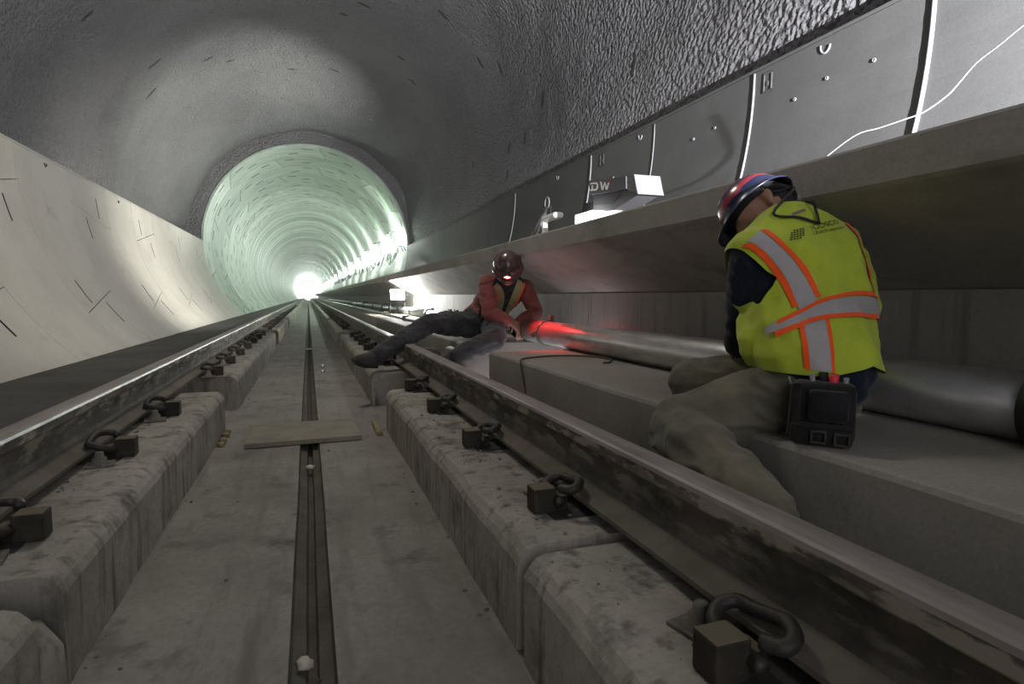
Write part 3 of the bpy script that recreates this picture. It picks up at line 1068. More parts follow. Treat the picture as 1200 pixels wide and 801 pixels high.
tube('arm', [(0.3, 0.9, 0.0), pk], 0.02, M_clip, br, 8)
tube('loop', [pk + Vector((0, 0.06 * math.cos(t), 0.05 + 0.06 * math.sin(t))) for t in frange(0, 2 * PI, 16)[:-1]], 0.007, M_gasket, br, 6, True)


def spline(cp, k=4):
    out = []
    for i in range(len(cp) - 1):
        p0 = Vector(cp[max(i - 1, 0)]); p1 = Vector(cp[i]); p2 = Vector(cp[i + 1]); p3 = Vector(cp[min(i + 2, len(cp) - 1)])
        for q in range(k):
            s = q / k
            out.append(0.5 * ((2 * p1) + (p2 - p0) * s + (2 * p0 - 5 * p1 + 4 * p2 - p3) * s * s + (3 * p1 - p0 - 3 * p2 + p3) * s ** 3))
    out.append(Vector(cp[-1]))
    return out


M_chord = plain('pale_wire', (0.32, 0.32, 0.335), 0.5, 0, 0.05, 5, 0)
# white wires hanging in front of the upper right wall
w1 = [(2.4, 1.422, 1.306), (2.41, 1.466, 1.301), (2.43, 1.553, 1.271), (2.45, 1.644, 1.243), (2.46, 1.711, 1.194), (2.45, 1.751, 1.153), (2.43, 1.828, 1.11), (2.4, 1.888, 1.094), (2.38, 1.989, 1.083), (2.35, 2.09, 1.07), (2.32, 2.28, 0.97), (2.3, 2.5, 0.85), (2.3, 2.9, 0.806)]
tag(tube('wire', spline(w1), 0.0026, M_chord, None, 6), 'thin white wire sagging in front of the upper right wall', 'wire')
# festoon of dark cables and the lamps along the far right wall
rnd = random.Random(3)
for s in range(3):
    pts = []
    y = 17.0 + 0.2 * s
    k = 0
    while y < 62:
        sag = (0.10 if k % 2 else 0.26) + rnd.uniform(-0.10, 0.10)
        pts.append((2.66 - 0.03 * s + rnd.uniform(-0.03, 0.02) - (0.05 if y > 26 else 0), y, 1.86 - sag + (0.10 if 17 < y < 19 else 0) - 0.06 * s))
        y += rnd.uniform(0.45, 0.9)
        k += 1
    tag(tube('cable', spline(pts, 4), 0.016, M_cable, None, 6), ['upper', 'middle', 'lower'][s] + ' dark cable looping along the far right wall below the lamps', 'cable', 'looped cables on the far wall')
lamp_y = [19.6, 23.4, 27.5, 32, 37, 43, 50, 58, 67, 77, 88, 100, 113, 127, 141]
M_bulb = emit('lamp_glass', (0.90, 1.0, 0.92), 60.0)
for k, y in enumerate(lamp_y):
    t = empty('tunnel_lamp', (2.50, y, 2.22))
    V, F = tube_data([(0, 0, -0.06), (0, 0, -0.02), (0, 0, 0.05), (0, 0, 0.09)], [0.02, 0.055, 0.055, 0.02], 10)
    mesh('bulb', V, F, M_bulb, t, True)
    tube('socket', [(0, 0, 0.09), (0, 0, 0.17)], 0.03, M_black, t, 8)
    tube('bracket', [(0, 0, 0.15), (0.22, 0, 0.22)], 0.012, M_black, t, 6)
    tag(t, (['nearest', 'second', 'third'][k] + ' glaring greenish lamp on the right wall inside the far lining') if k < 3 else 'tiny glaring lamp far along the right wall of the tunnel', 'lamp',
        'tunnel lamps near the mouth' if k < 3 else 'distant tunnel lamps')
    L = point_light('lamp_light', (0, 0, 0.0), 205 if k < 3 else (300 if k < 9 else 560), (0.86, 1.0, 0.90), 0.07)
    L.parent = t

for k, (x, y, z) in enumerate(((-0.25, 153, 0.7), (0.95, 150, 0.9))):
    t = empty('distant_lamp', (x, y, z))
    lathe('bulb', [(0.02, -0.2), (0.22, -0.1), (0.22, 0.1), (0.02, 0.2)], M_bulb, t, 12)
    tube('pole', [(0, 0.25, -1.1), (0, 0.25, 0.3)], 0.05, M_black, t, 6)
    tag(t, ['left', 'right'][k] + ' of the two tiny lights at the very end of the track', 'lamp', 'lights at the end of the track')
    L = point_light('lamp_light', (0, -0.5, 0.3), 1300, (0.9, 1.0, 0.93), 0.2)
    L.parent = t

# thin dusty haze hanging in the tunnel around the far lights
hz = mesh('haze', [(x, y, z) for y in (5.6, YE - 0.5) for (x, z) in ((-2.9, -0.6), (2.9, -0.6), (2.9, 5.6), (-2.9, 5.6))], [(0, 1, 2, 3), (7, 6, 5, 4), (0, 4, 5, 1), (1, 5, 6, 2), (2, 6, 7, 3), (3, 7, 4, 0)])
mh = bpy.data.materials.new('haze')
mh.use_nodes = True
mh.node_tree.nodes.clear()
vo_ = mh.node_tree.nodes.new('ShaderNodeVolumeScatter')
vo_.inputs['Density'].default_value = 0.0045
vo_.inputs['Anisotropy'].default_value = 0.35
oo_ = mh.node_tree.nodes.new('ShaderNodeOutputMaterial')
mh.node_tree.links.new(vo_.outputs[0], oo_.inputs['Volume'])
hz.data.materials.append(mh)
tag(hz, 'thin dusty haze glowing around the lights down the tunnel', 'haze', None, 'stuff')

# floodlight under the walkway
fl_ = empty('floodlight', (1.74, 12.2, 0.0))
tag(fl_, 'glaring white floodlight standing on the far bench under the walkway', 'floodlight')
M_flood = emit('flood_lens', (1.0, 1.0, 0.95), 90.0)
R_ = Matrix.Rotation(math.radians(-25), 3, 'X')
box_obj('housing', (0, 0.05, 0.38), (0.30, 0.06, 0.24), M_black, fl_, R_, 0.01)
box_obj('lens', (0, 0.012, 0.395), (0.26, 0.02, 0.20), M_flood, fl_, R_)
for s in (-1, 1):
    tube('leg', [(s * 0.14, 0.08, 0.28), (s * 0.16, -0.12, 0.005)], 0.012, M_black, fl_, 6)
    tube('leg', [(s * 0.14, 0.08, 0.28), (s * 0.16, 0.25, 0.005)], 0.012, M_black, fl_, 6)
fs = spot_light('flood_light', (0, -0.04, 0.40), (0.62, -0.90, 0.62), 330, (1.0, 1.0, 0.95), 105, 0.1)
fs.parent = fl_

# ------------------------------------------------------------------ small things on the floor
bd = box_obj('board', (-0.012, 3.62, -0.424), (0.60, 0.50, 0.026), M_wood, None, Matrix.Rotation(math.radians(1.5), 3, 'Z'), 0.003)
tag(bd, 'flat dusty wooden board laid across the floor drain', 'board')


def lump(name, loc, r, mat, seed, flat=0.7, parent=None, amp=1.0):
    bm = bmesh.new()
    bmesh.ops.create_icosphere(bm, subdivisions=2, radius=1.0)
    for v in bm.verts:
        d = 1 + amp * 0.55 * noise.noise(v.co * 1.3 + Vector((seed * 3.1, 0, 0))) + amp * 0.25 * noise.noise(v.co * 3 + Vector((0, seed * 2.0, 0)))
        v.co = Vector((v.co.x * r * d, v.co.y * r * d, v.co.z * r * d * flat)) + Vector(loc)
    return bm_obj(name, bm, mat, parent, True)


M_scrap = plain('pale_scrap', (0.50, 0.47, 0.38), 0.8, 0, 0.2, 30, 0.3)
tag(lump('crumpled_scrap', (0.004, 1.355, -0.455), 0.018, M_scrap, 2), 'crumpled pale scrap in the drain slot, near the bottom edge', 'scrap')
tag(lump('crumpled_scrap', (0.022, 1.31, -0.478), 0.014, M_rust, 5), 'brownish lump in the drain slot just below the pale scrap', 'scrap')
tag(lump('crumpled_scrap', (0.02, 3.0, -0.465), 0.02, M_scrap, 9), 'pale scrap in the drain slot close in front of the board', 'scrap')
mk = lathe('drain_marker', [(0.0, 0.0), (0.045, 0.0), (0.045, 0.008), (0.02, 0.01)], M_white, None, 14, Matrix.Translation((0.02, 9.6, -0.444)))
tag(mk, 'small round white cap in the drain line far beyond the board', 'cap')
M_tan = plain('tan_stick', (0.28, 0.24, 0.13), 0.8, 0, 0.35, 30, 0.3)
tag(tube('stick', [(0.405, 3.80, -0.43), (0.403, 3.6, -0.425), (0.40, 3.45, -0.428)], [0.016, 0.018, 0.02], M_tan, None, 8), 'short tan stick lying at the foot of the right plinth beside the board', 'stick')
for k, (x, y) in enumerate(((-0.435, 3.70), (-0.432, 3.58), (-0.428, 3.47), (-0.436, 3.80))):
    tag(lump('stone', (x, y, -0.428), 0.022 - 0.003 * (k % 2), M_tan, 20 + k, 0.8), ['farther middle', 'nearer middle', 'nearest', 'farthest'][k] + ' of the tan stones at the end of the left plinth by the board', 'stone', 'tan stones by the left plinth')
M_foil = plain('clear_foil', (0.85, 0.87, 0.88), 0.12, 0.8, 0.05, 10, 0.3)
for k, (x, y, r) in enumerate(((0.168, 7.05, 0.030), (0.160, 6.55, 0.024))):
    tag(lump('foil_scrap', (x, y, -0.425), r, M_foil, 40 + k, 0.9), ['farther', 'nearer'][k] + ' glinting foil scrap on the floor right of the drain', 'scrap', 'glinting scraps')

# grit along the plinths, drifts of dust by the clips
bm = bmesh.new()
rg = random.Random(11)
spots = []
for k in range(420):
    side = rg.random()
    if side < 0.40:
        y = rg.uniform(0.9, 3.5); x = rg.uniform(0.50, 0.68); z = -0.2
        if rg.random() < 0.6:
            cy = rg.choice([0.70, 1.42, 2.12, 2.83]); y = cy + rg.gauss(-0.08, 0.1); x = rg.gauss(0.61, 0.05)
    elif side < 0.62:
        y = rg.uniform(1.0, 3.7); x = rg.uniform(-0.69, -0.62); z = -0.2
    elif side < 0.78:
        y = rg.uniform(1.0, 6.0); x = rg.choice([-0.44, 0.43]) + rg.gauss(0, 0.02); z = -0.44
    elif side < 0.9:
        y = rg.uniform(1.0, 7.0); x = rg.uniform(-0.4, 0.4); z = -0.44
    else:
        y = rg.uniform(3.7, 4.4); x = rg.uniform(0.6, 0.95); z = -0.44
    if z > -0.3 and not (0.48 < x < 0.95 or -0.94 < x < -0.48):
        continue
    if z > -0.3 and x > 0 and not 1.24 < y < 3.6 and not y < 1.15:
        continue
    spots.append((x, y, z))
for (x, y, z) in spots:
    r = rg.choice([0.0018, 0.0022, 0.0028, 0.0035, 0.0055])
    s0 = len(bm.verts)
    bmesh.ops.create_icosphere(bm, subdivisions=1, radius=r, matrix=Matrix.Translation((x, y, z + r * 0.5)) @ Matrix.Diagonal((rg.uniform(.7, 1.4), rg.uniform(.7, 1.4), rg.uniform(.5, 1), 1)))
tag(bm_obj('grit', bm, M_stone, None), 'scattered grit and crumbs along plinths and floor', 'grit', None, 'stuff')
# broken concrete lump where the left plinth is chipped
tag(lump('broken_lump', (-0.50, 1.335, -0.36), 0.07, M_plinth, 60, 1.5, None, 0.35), 'broken concrete lump in the joint at the bottom left corner', 'rubble')

#PEOPLE
# ------------------------------------------------------------------ people
def ico_pts(n=2):
    bm = bmesh.new()
    bmesh.ops.create_icosphere(bm, subdivisions=n, radius=1.0)
    P = [v.co.copy() for v in bm.verts]
    bm.free()
    return P


ICO = ico_pts(2)


def add_hull(bm, balls):
    """convex hull of a set of balls (x, y, z, r): a tapered limb or a rounded block of flesh"""
    vs = []
    for (x, y, z, r) in balls:
        c = Vector((x, y, z))
        for p in ICO:
            vs.append(bm.verts.new(c + p * r))
    res = bmesh.ops.convex_hull(bm, input=vs)
    kill = [e for e in res['geom_interior'] if isinstance(e, bmesh.types.BMVert)] + [e for e in res['geom_unused'] if isinstance(e, bmesh.types.BMVert)]
    if kill:
        bmesh.ops.delete(bm, geom=list(set(kill)), context='VERTS')


def grow(name, hulls, mat, parent, voxel=0.008, smooth=4, fold=0.0, foldscale=9.0, seed=0.0, cut=None, trim=()):
    """one continuous skin around all hulls, with cloth folds and open hems"""
    bm = bmesh.new()
    for h in hulls:
        add_hull(bm, h)
    me = bpy.data.meshes.new(name)
    bm.to_mesh(me)
    bm.free()
    o = put(name, me)
    md = o.modifiers.new('r', 'REMESH')
    md.mode = 'VOXEL'
    md.voxel_size = voxel
    ms = o.modifiers.new('s', 'SMOOTH')
    ms.iterations = smooth
    ms.factor = 0.5
    dg = bpy.context.evaluated_depsgraph_get()
    dg.update()
    m2 = bpy.data.meshes.new_from_object(o.evaluated_get(dg))
    o.modifiers.clear()
    o.data = m2
    m2.name = name
    bpy.data.meshes.remove(me)
    if fold:
        bm = bmesh.new()
        bm.from_mesh(m2)
        bm.normal_update()
        off = Vector((seed, seed * 0.7, -seed))
        for v in bm.verts:
            p = v.co * foldscale
            w = noise.noise(p + off) * 0.8
            q = Vector((p.x * 0.8 + w, p.y * 0.8 - w, p.z * 2.2 + w)) + off
            d = 1.0 - 2.0 * abs(noise.noise(q))
            v.co += v.normal * (d * fold + 0.5 * fold * noise.noise(p * 0.6 - off))
        bm.to_mesh(m2)
        bm.free()
    if cut:
        bm = bmesh.new()
        bm.from_mesh(m2)
        for (co, no) in cut:
            bmesh.ops.bisect_plane(bm, geom=bm.verts[:] + bm.edges[:] + bm.faces[:], plane_co=Vector(co), plane_no=Vector(no), clear_outer=True)
        bm.to_mesh(m2)
        bm.free()
    for planes in trim:
        # an opening bounded by several planes: only what lies beyond all of them is cut away
        bm = bmesh.new()
        bm.from_mesh(m2)
        for (co, no) in planes:
            bmesh.ops.bisect_plane(bm, geom=bm.verts[:] + bm.edges[:] + bm.faces[:], plane_co=Vector(co), plane_no=Vector(no))
        bad = [f for f in bm.faces if all((f.calc_center_median() - Vector(co)).dot(Vector(no)) > 0 for (co, no) in planes)]
        bmesh.ops.delete(bm, geom=bad, context='FACES')
        bm.to_mesh(m2)
        bm.free()
    m2.materials.clear()
    m2.materials.append(mat)
    m2.polygons.foreach_set('use_smooth', [True] * len(m2.polygons))
    if parent is not None:
        o.parent = parent
        o.matrix_parent_inverse = parent.matrix_world.inverted() if False else Matrix.Translation(-Vector(parent.location))
    return o


def B(p, r):
    return (p[0], p[1], p[2], r)


def limb(pts):
    """pts: [(vector, radius), ...] -> chain of tapered hulls"""
    return [[B(pts[i][0], pts[i][1]), B(pts[i + 1][0], pts[i + 1][1])] for i in range(len(pts) - 1)]


def frame(fwd, up):
    f = Vector(fwd).normalized()
    u = Vector(up)
    u = (u - f * u.dot(f)).normalized()
    r = f.cross(u)
    return Matrix((r, f, u)).transposed()          # local x right, y forward, z up


def head_hulls(c, R):
    def P(x, y, z, r):
        p = Vector(c) + R @ Vector((x, y, z))
        return (p.x, p.y, p.z, r)
    H = [[P(0, -0.028, 0.035, 0.076), P(0, 0.022, 0.035, 0.070), P(0, -0.02, 0.0, 0.070)],
         [P(0, 0.03, 0.02, 0.062), P(0, 0.055, -0.085, 0.028), P(0.028, 0.035, -0.075, 0.030), P(-0.028, 0.035, -0.075, 0.030)],
         [P(0, 0.086, 0.012, 0.010), P(0, 0.104, -0.030, 0.012), P(0.012, 0.088, -0.034, 0.010), P(-0.012, 0.088, -0.034, 0.010)],
         [P(-0.022, 0.082, -0.062, 0.009), P(0.022, 0.082, -0.062, 0.009)],
         [P(-0.035, 0.078, 0.022, 0.010), P(0.035, 0.078, 0.022, 0.010)]]
    for s in (-1, 1):
        H.append([P(s * 0.073, -0.008, 0.018, 0.010), P(s * 0.080, -0.022, 0.028, 0.009), P(s * 0.080, -0.022, 0.002, 0.009), P(s * 0.072, -0.006, -0.028, 0.008)])
    return H


def hand_hulls(w, d, nrm, side, curl=0.6, scale=1.0):
    """wrist w, d = direction of the knuckles, nrm = back of the hand, side = +1 when the thumb lies towards d x nrm"""
    d = Vector(d).normalized()
    n = Vector(nrm)
    n = (n - d * n.dot(d)).normalized()
    s = d.cross(n) * side
    w = Vector(w)
    k = scale
    H = []
    knuck = []
    for i, (o, ln) in enumerate(((0.030, 0.088), (0.010, 0.093), (-0.010, 0.089), (-0.028, 0.080))):
        knuck.append(w + d * ln * k + s * o * k)
    H.append([B(w + s * 0.018 * k, 0.018 * k), B(w - s * 0.016 * k, 0.018 * k), B(knuck[0], 0.0125 * k), B(knuck[3], 0.0115 * k)])
    for i, L in enumerate((0.072, 0.080, 0.074, 0.058)):
        p = knuck[i]
        ang = curl * (0.7 + 0.12 * i)
        rr = 0.0092 * k
        for q, (f, a) in enumerate(((0.45, 0.6), (0.30, 1.5), (0.25, 2.1))):
            dd = d * math.cos(ang * a) - n * math.sin(ang * a)
            p2 = p + dd * L * f * k
            H.append([B(p, rr), B(p2, rr * 0.92)])
            p = p2
            rr *= 0.92
    t0 = w + d * 0.022 * k + s * 0.024 * k
    t1 = t0 + (d * 0.6 + s * 0.7 - n * 0.25).normalized() * 0.042 * k
    t2 = t1 + (d * 0.85 + s * 0.25 - n * 0.4).normalized() * 0.030 * k
    t3 = t2 + (d * 0.9 - n * 0.5).normalized() * 0.024 * k
    H += [[B(t0, 0.014 * k), B(t1, 0.011 * k)], [B(t1, 0.011 * k), B(t2, 0.010 * k)], [B(t2, 0.010 * k), B(t3, 0.0085 * k)]]
    return H


def boot(name, ankle, toe, parent, side_up=(0, 0, 1), shaft=None):
    a, t = Vector(ankle), Vector(toe)
    R = frame(t - a, side_up)

    def P(x, y, z, r):
        p = a + R @ Vector((x, y, z))
        return (p.x, p.y, p.z, r)
    H = [[P(0, -0.045, -0.055, 0.038), P(0.022, 0.10, -0.062, 0.030), P(-0.022, 0.10, -0.062, 0.030), P(0, 0.0, 0.0, 0.047)],
         [P(0.022, 0.08, -0.060, 0.034), P(-0.022, 0.08, -0.060, 0.034), P(0, 0.165, -0.062, 0.030), P(0, 0.06, -0.03, 0.038)]]
    if shaft is not None:
        H.append([P(0, 0, 0, 0.048), B(shaft, 0.055)])
    o = grow(name, H, M_boot, parent, 0.008, 2, 0.002, 20)
    S = [[P(0, -0.05, -0.093, 0.010), P(0.035, -0.03, -0.093, 0.010), P(-0.035, -0.03, -0.093, 0.010), P(0.045, 0.10, -0.093, 0.010), P(-0.045, 0.10, -0.093, 0.010), P(0.02, 0.185, -0.090, 0.010), P(-0.02, 0.185, -0.090, 0.010)]]
    k = grow('boot_sole', S, M_sole, parent, 0.006, 1)
    k.parent = o
    k.matrix_parent_inverse = Matrix()
    # both meshes hold world coordinates; the child keeps the parent's offset
    return o


def helmet(person, c, R, mats, size=0.91):
    """hard hat around head centre c; local y forward, z up"""
    org = Vector(c) + R @ Vector((0, 0, 0.035))
    M4 = Matrix.Translation(org - Vector(person.location)) @ R.to_4x4() @ Matrix.Scale(size, 4)
    A, Bx, Cz = 0.128, 0.112, 0.122
    V, F, MI = [], [], []
    nu, nv = 40, 12
    for j in range(nv + 1):
        th = (PI / 2) * (1 - j / nv)
        for i in range(nu):
            a = 2 * PI * i / nu
            x = Bx * math.cos(a) * math.sin(PI / 2 - th + 0) if False else Bx * math.cos(a) * math.cos(th) if False else Bx * math.cos(a) * math.sin((PI / 2) * j / nv)
            y = A * math.sin(a) * math.sin((PI / 2) * j / nv)
            z = Cz * math.cos((PI / 2) * j / nv)
            ridge = 0.004 * math.exp(-(x / 0.026) ** 2) * (1 if z > 0.03 else z / 0.03)
            V.append(Vector((x, y, z + ridge)))
    for j in range(nv):
        for i in range(nu):
            F.append((j * nu + i, j * nu + (i + 1) % nu, (j + 1) * nu + (i + 1) % nu, (j + 1) * nu + i))
    me = bpy.data.meshes.new('helmet')
    # brim rows
    for (k, dz) in ((1.03, -0.004), (1.10, -0.010), (1.14, -0.014), (1.14, -0.018)):
        for i in range(nu):
            a = 2 * PI * i / nu
            f = max(0.0, math.sin(a)) ** 3
            V.append(Vector((Bx * math.cos(a) * k, A * math.sin(a) * k + 0.035 * f * (k - 1) / 0.14, dz - 0.010 * f * (k - 1) / 0.14)))
    for j in range(nv, nv + 4):
        for i in range(nu):
            F.append((j * nu + i, j * nu + (i + 1) % nu, (j + 1) * nu + (i + 1) % nu, (j + 1) * nu + i))
    me.from_pydata(V, [], F)
    bm = bmesh.new()
    bm.from_mesh(me)
    bmesh.ops.remove_doubles(bm, verts=bm.verts, dist=0.0005)
    bmesh.ops.recalc_face_normals(bm, faces=bm.faces[:])
    bmesh.ops.solidify(bm, geom=bm.faces[:], thickness=0.004)
    bm.to_mesh(me)
    bm.free()
    h = put('helmet', me, mats, person, True)
    h.matrix_local = M4
    # suspension: head band, neck strap, ratchet knob, chin straps
    bandp = [Vector((0.094 * math.cos(a), 0.112 * math.sin(a), -0.012)) for a in frange(0, 2 * PI, 32)[:-1]]
    Vb, Fb = [], []
    for k, p in enumerate(bandp):
        Vb += [p + Vector((0, 0, 0.018)), p + Vector((0, 0, -0.014)), p * 1.02 + Vector((0, 0, -0.014)), p * 1.02 + Vector((0, 0, 0.018))]
    n = len(bandp)
    for k in range(n):
        m = (k + 1) % n
        for q in range(4):
            Fb.append((4 * k + q, 4 * k + (q + 1) % 4, 4 * m + (q + 1) % 4, 4 * m + q))
    mesh('head_band', Vb, Fb, M_black, h)
    pts = [(0.094 * math.cos(a), 0.118 * math.sin(a), -0.012 - 0.045 * math.sin(PI * t)) for t, a in zip(frange(0, 1, 14), frange(PI * 1.06, PI * 1.94, 14))]
    tube('nape_strap', pts, 0.011, M_pouch, h, 6)
    K = Matrix.Translation((0.012, -0.121, -0.052)) @ Matrix.Rotation(math.radians(98), 4, 'X')
    lathe('ratchet_knob', [(0.019, -0.004), (0.021, 0.004), (0.020, 0.014), (0.015, 0.018)], M_knob, h, 20, K)
    return h


M_knob = plain('ratchet_grey', (0.20, 0.21, 0.21), 0.4, 0, 0.1, 30, 0)


def flag_helmet():
    n = N('flag_painted_shell')
    sp = n.new('ShaderNodeSeparateXYZ')
    n.link(n.tc.outputs['Object'], sp.inputs[0])
    w = n.new('ShaderNodeTexNoise')
    w.inputs['Scale'].default_value = 9
    n.link(n.tc.outputs['Object'], w.inputs['Vector'])
    m = n.new('ShaderNodeMath', operation='MULTIPLY_ADD')
    m.inputs[1].default_value = 0.06
    n.link(w.outputs['Fac'], m.inputs[0])
    n.link(sp.outputs['Z'], m.inputs[2])
    c = n.ramp(m.outputs[0], [(0.0, (0.012, 0.016, 0.045)), (0.05, (0.012, 0.016, 0.045))])
    r = n.t.nodes[-1]
    el = r.color_ramp.elements
    r.color_ramp.interpolation = 'CONSTANT'
    for p, col in ((0.060, (0.30, 0.018, 0.03)), (0.088, (0.015, 0.03, 0.10)), (0.105, (0.38, 0.025, 0.035)), (0.135, (0.5, 0.48, 0.48)), (0.142, (0.012, 0.02, 0.07))):
        e = el.new(p)
        e.color = (*col, 1)
    n.b.inputs['Coat Weight'].default_value = 0.6
    return n.finish(c, 0.25, 0, None, 0.5)


M_flag = flag_helmet()


def dusty_helmet():
    n = N('stickered_dusty_shell')
    c = n.ramp(n.noise(28, 4, 0.6), [(0.40, (0.045, 0.030, 0.030)), (0.55, (0.12, 0.07, 0.065))])
    s = n.ramp(n.noise(55, 3, 0.6), [(0.62, (0, 0, 0)), (0.70, (1, 1, 1))])
    c = n.mix(s, c, (0.22, 0.17, 0.16))
    n.b.inputs['Coat Weight'].default_value = 0.5
    return n.finish(c, 0.3, 0, None, 0.5)


M_dhelm = dusty_helmet()

# ---- the worker in the lime vest, seen from behind
P1 = empty('person', (1.38, 1.28, 0.0))
tag(P1, 'seated worker in a lime safety vest, olive trousers and flag-painted helmet, back to the camera', 'person')
V_ = Vector
hipL, hipR = V_((1.285, 1.27, 0.105)), V_((1.455, 1.335, 0.105))
kneeL, ankL, toeL = V_((1.025, 1.44, -0.018)), V_((0.955, 1.02, -0.115)), V_((0.92, 0.86, -0.145))
kneeR, ankR, toeR = V_((1.245, 1.68, 0.072)), V_((1.50, 1.70, 0.065)), V_((1.63, 1.66, 0.06))
belly, chest, neckb = V_((1.385, 1.355, 0.30)), V_((1.405, 1.42, 0.45)), V_((1.405, 1.475, 0.585))
headc = V_((1.404, 1.562, 0.620))
shL, shR = V_((1.247, 1.415, 0.472)), V_((1.61, 1.475, 0.52))
elL, wrL = V_((1.31, 1.53, 0.215)), V_((1.50, 1.73, 0.20))
elR, wrR = V_((1.735, 1.60, 0.285)), V_((1.735, 1.84, 0.235))
Rh1 = frame((-0.72, 0.20, -0.52), (-0.22, 0.73, 0.60))


def body_hulls(J, k, arms=True, head=True):
    H = []
    s = k
    H += [[B(J['hipL'], .095 + s), B(J['hipR'], .095 + s), B(J['belly'] + (J['hipL'] - J['hipR']) * .25, .095 + s), B(J['belly'] - (J['hipL'] - J['hipR']) * .25, .095 + s)]]
    ax = (J['shL'] - J['shR'])
    H += [[B(J['belly'] + ax * .16, .10 + s), B(J['belly'] - ax * .16, .10 + s), B(J['chest'] + ax * .22, .105 + s), B(J['chest'] - ax * .22, .105 + s)]]
    H += [[B(J['chest'] + ax * .22, .10 + s), B(J['chest'] - ax * .22, .10 + s), B(J['shL'] - ax * .06, .062 + s), B(J['shR'] + ax * .06, .062 + s), B(J['neck'], .055 + s)]]
    return H


def arm(sh, el, wr, k=0.0):
    return limb([(sh, .062 + k), (sh.lerp(el, .5), .054 + k), (el, .045 + k), (el.lerp(wr, .35), .046 + k), (wr, .031 + k)])


def leg(h, kn, an, k=0.0):
    return limb([(h, .094 + k), (h.lerp(kn, .5), .082 + k), (kn, .062 + k), (kn.lerp(an, .35), .060 + k), (an, .042 + k)])


J1 = dict(hipL=hipL, hipR=hipR, belly=belly, chest=chest, neck=neckb, shL=shL, shR=shR)
H = body_hulls(J1, -0.014) + arm(shL, elL, wrL, -.012) + arm(shR, elR, wrR, -.012) + leg(hipL, kneeL, ankL, -.014) + leg(hipR, kneeR, ankR, -.014)
H += limb([(neckb, .056), (headc + Rh1 @ V_((0, -0.03, -0.05)), .052)]) + head_hulls(headc, Rh1)
H += hand_hulls(wrL, (0.75, 0.62, 0.05), (-0.3, 0.2, 0.9), -1, 0.75) + hand_hulls(wrR, (0.45, 0.85, -0.2), (-0.1, 0.2, 0.95), 1, 0.75)
grow('body', H, M_skin, P1, 0.006, 2)
tail = [[B(hipR + V_((-.01, -.02, .03)), .112), B(hipL + V_((.06, -.025, .055)), .121), B(hipL + V_((.02, -.015, .075)), .119), B(belly, .122)]]
Hs = body_hulls(J1, 0.0) + tail + arm(shL, elL, wrL, .006) + arm(shR, elR, wrR, .006)
grow('shirt', Hs, M_navy, P1, 0.008, 3, 0.006, 10, 1.3, cut=[(V_((1.405, 1.505, 0.615)), (0.0, 0.45, 0.9))])
Ht = [[B(hipL, .105), B(hipR, .105), B(hipL + V_((.02, .02, .07)), .105), B(hipR + V_((.0, .02, .07)), .105)]]
Ht += limb([(hipL, .108), (hipL.lerp(kneeL, .5), .096), (kneeL, .083), (kneeL.lerp(ankL, .35), .084), (ankL, .066)])
Ht += limb([(hipR, .102), (hipR.lerp(kneeR, .5), .092), (kneeR, .076), (kneeR.lerp(ankR, .35), .074), (ankR, .06)])
tr = grow('trousers', Ht, M_olive, P1, 0.007, 2, 0.013, 8.0, 4.2)
boot('boot', ankL, toeL, P1)
boot('boot', ankR + V_((0, 0, 0.03)), toeR + V_((0, 0, 0.03)), P1)
hair = grow('hair', [[B(headc + Rh1 @ V_((0, -0.034, 0.02)), .078), B(headc + Rh1 @ V_((0, 0.0, 0.05)), .074), B(headc + Rh1 @ V_((0.0, -0.062, -0.030)), .036)]], M_hair, P1, 0.006, 2, 0.001, 60)
for s in (-1, 1):
    e = headc + Rh1 @ V_((s * 0.031, 0.077, 0.006))
    Vv, Ff = tube_data([e - Rh1 @ V_((0, .012, 0)), e + Rh1 @ V_((0, .0, 0))], [0.010, 0.005], 10)
    mesh('eye', [v - P1.location for v in Vv], Ff, M_white, P1, True)
h1 = helmet(P1, headc, Rh1, M_flag)
# spectacle cord hanging on the nape
c1 = [headc + Rh1 @ V_((-0.085, -0.03, 0.0)), headc + Rh1 @ V_((-0.075, -0.085, -0.045)), V_((1.36, 1.432, 0.635)), V_((1.392, 1.372, 0.572)), V_((1.385, 1.376, 0.562)), V_((1.405, 1.40, 0.612)), V_((1.40, 1.452, 0.668)), headc + Rh1 @ V_((0.04, -0.12, -0.03))]

# vest: loose shell over the torso, open at neck, arms and hem
axs = shL - shR
Hv = body_hulls(J1, 0.018) + [[(x, y, z, r + 0.018) for (x, y, z, r) in h] for h in tail]
Hv += [[B(hipL + V_((-.005, .0, .10)), .115), B(hipR + V_((.02, .0, .09)), .115), B(belly + axs * .2, .122), B(belly - axs * .22, .128)],
       [B(shL - axs * .01, .084), B(chest + axs * .22, .118), B(shL - V_((0, 0, .10)) - axs * .10, .09)],
       [B(shR + axs * .04, .080), B(chest - axs * .26, .122), B(belly - axs * .30, .120)],
       [B(V_((1.595, 1.46, .44)), .105), B(V_((1.605, 1.44, .33)), .110), B(V_((1.56, 1.42, .24)), .095), B(chest, .11)],
       [B(belly - axs * .24, .122), B(chest - axs * .24, .116)],
       [B(V_((1.235, 1.36, .235)), .065), B(V_((1.30, 1.36, .22)), .10), B(V_((1.28, 1.40, .27)), .08)]]
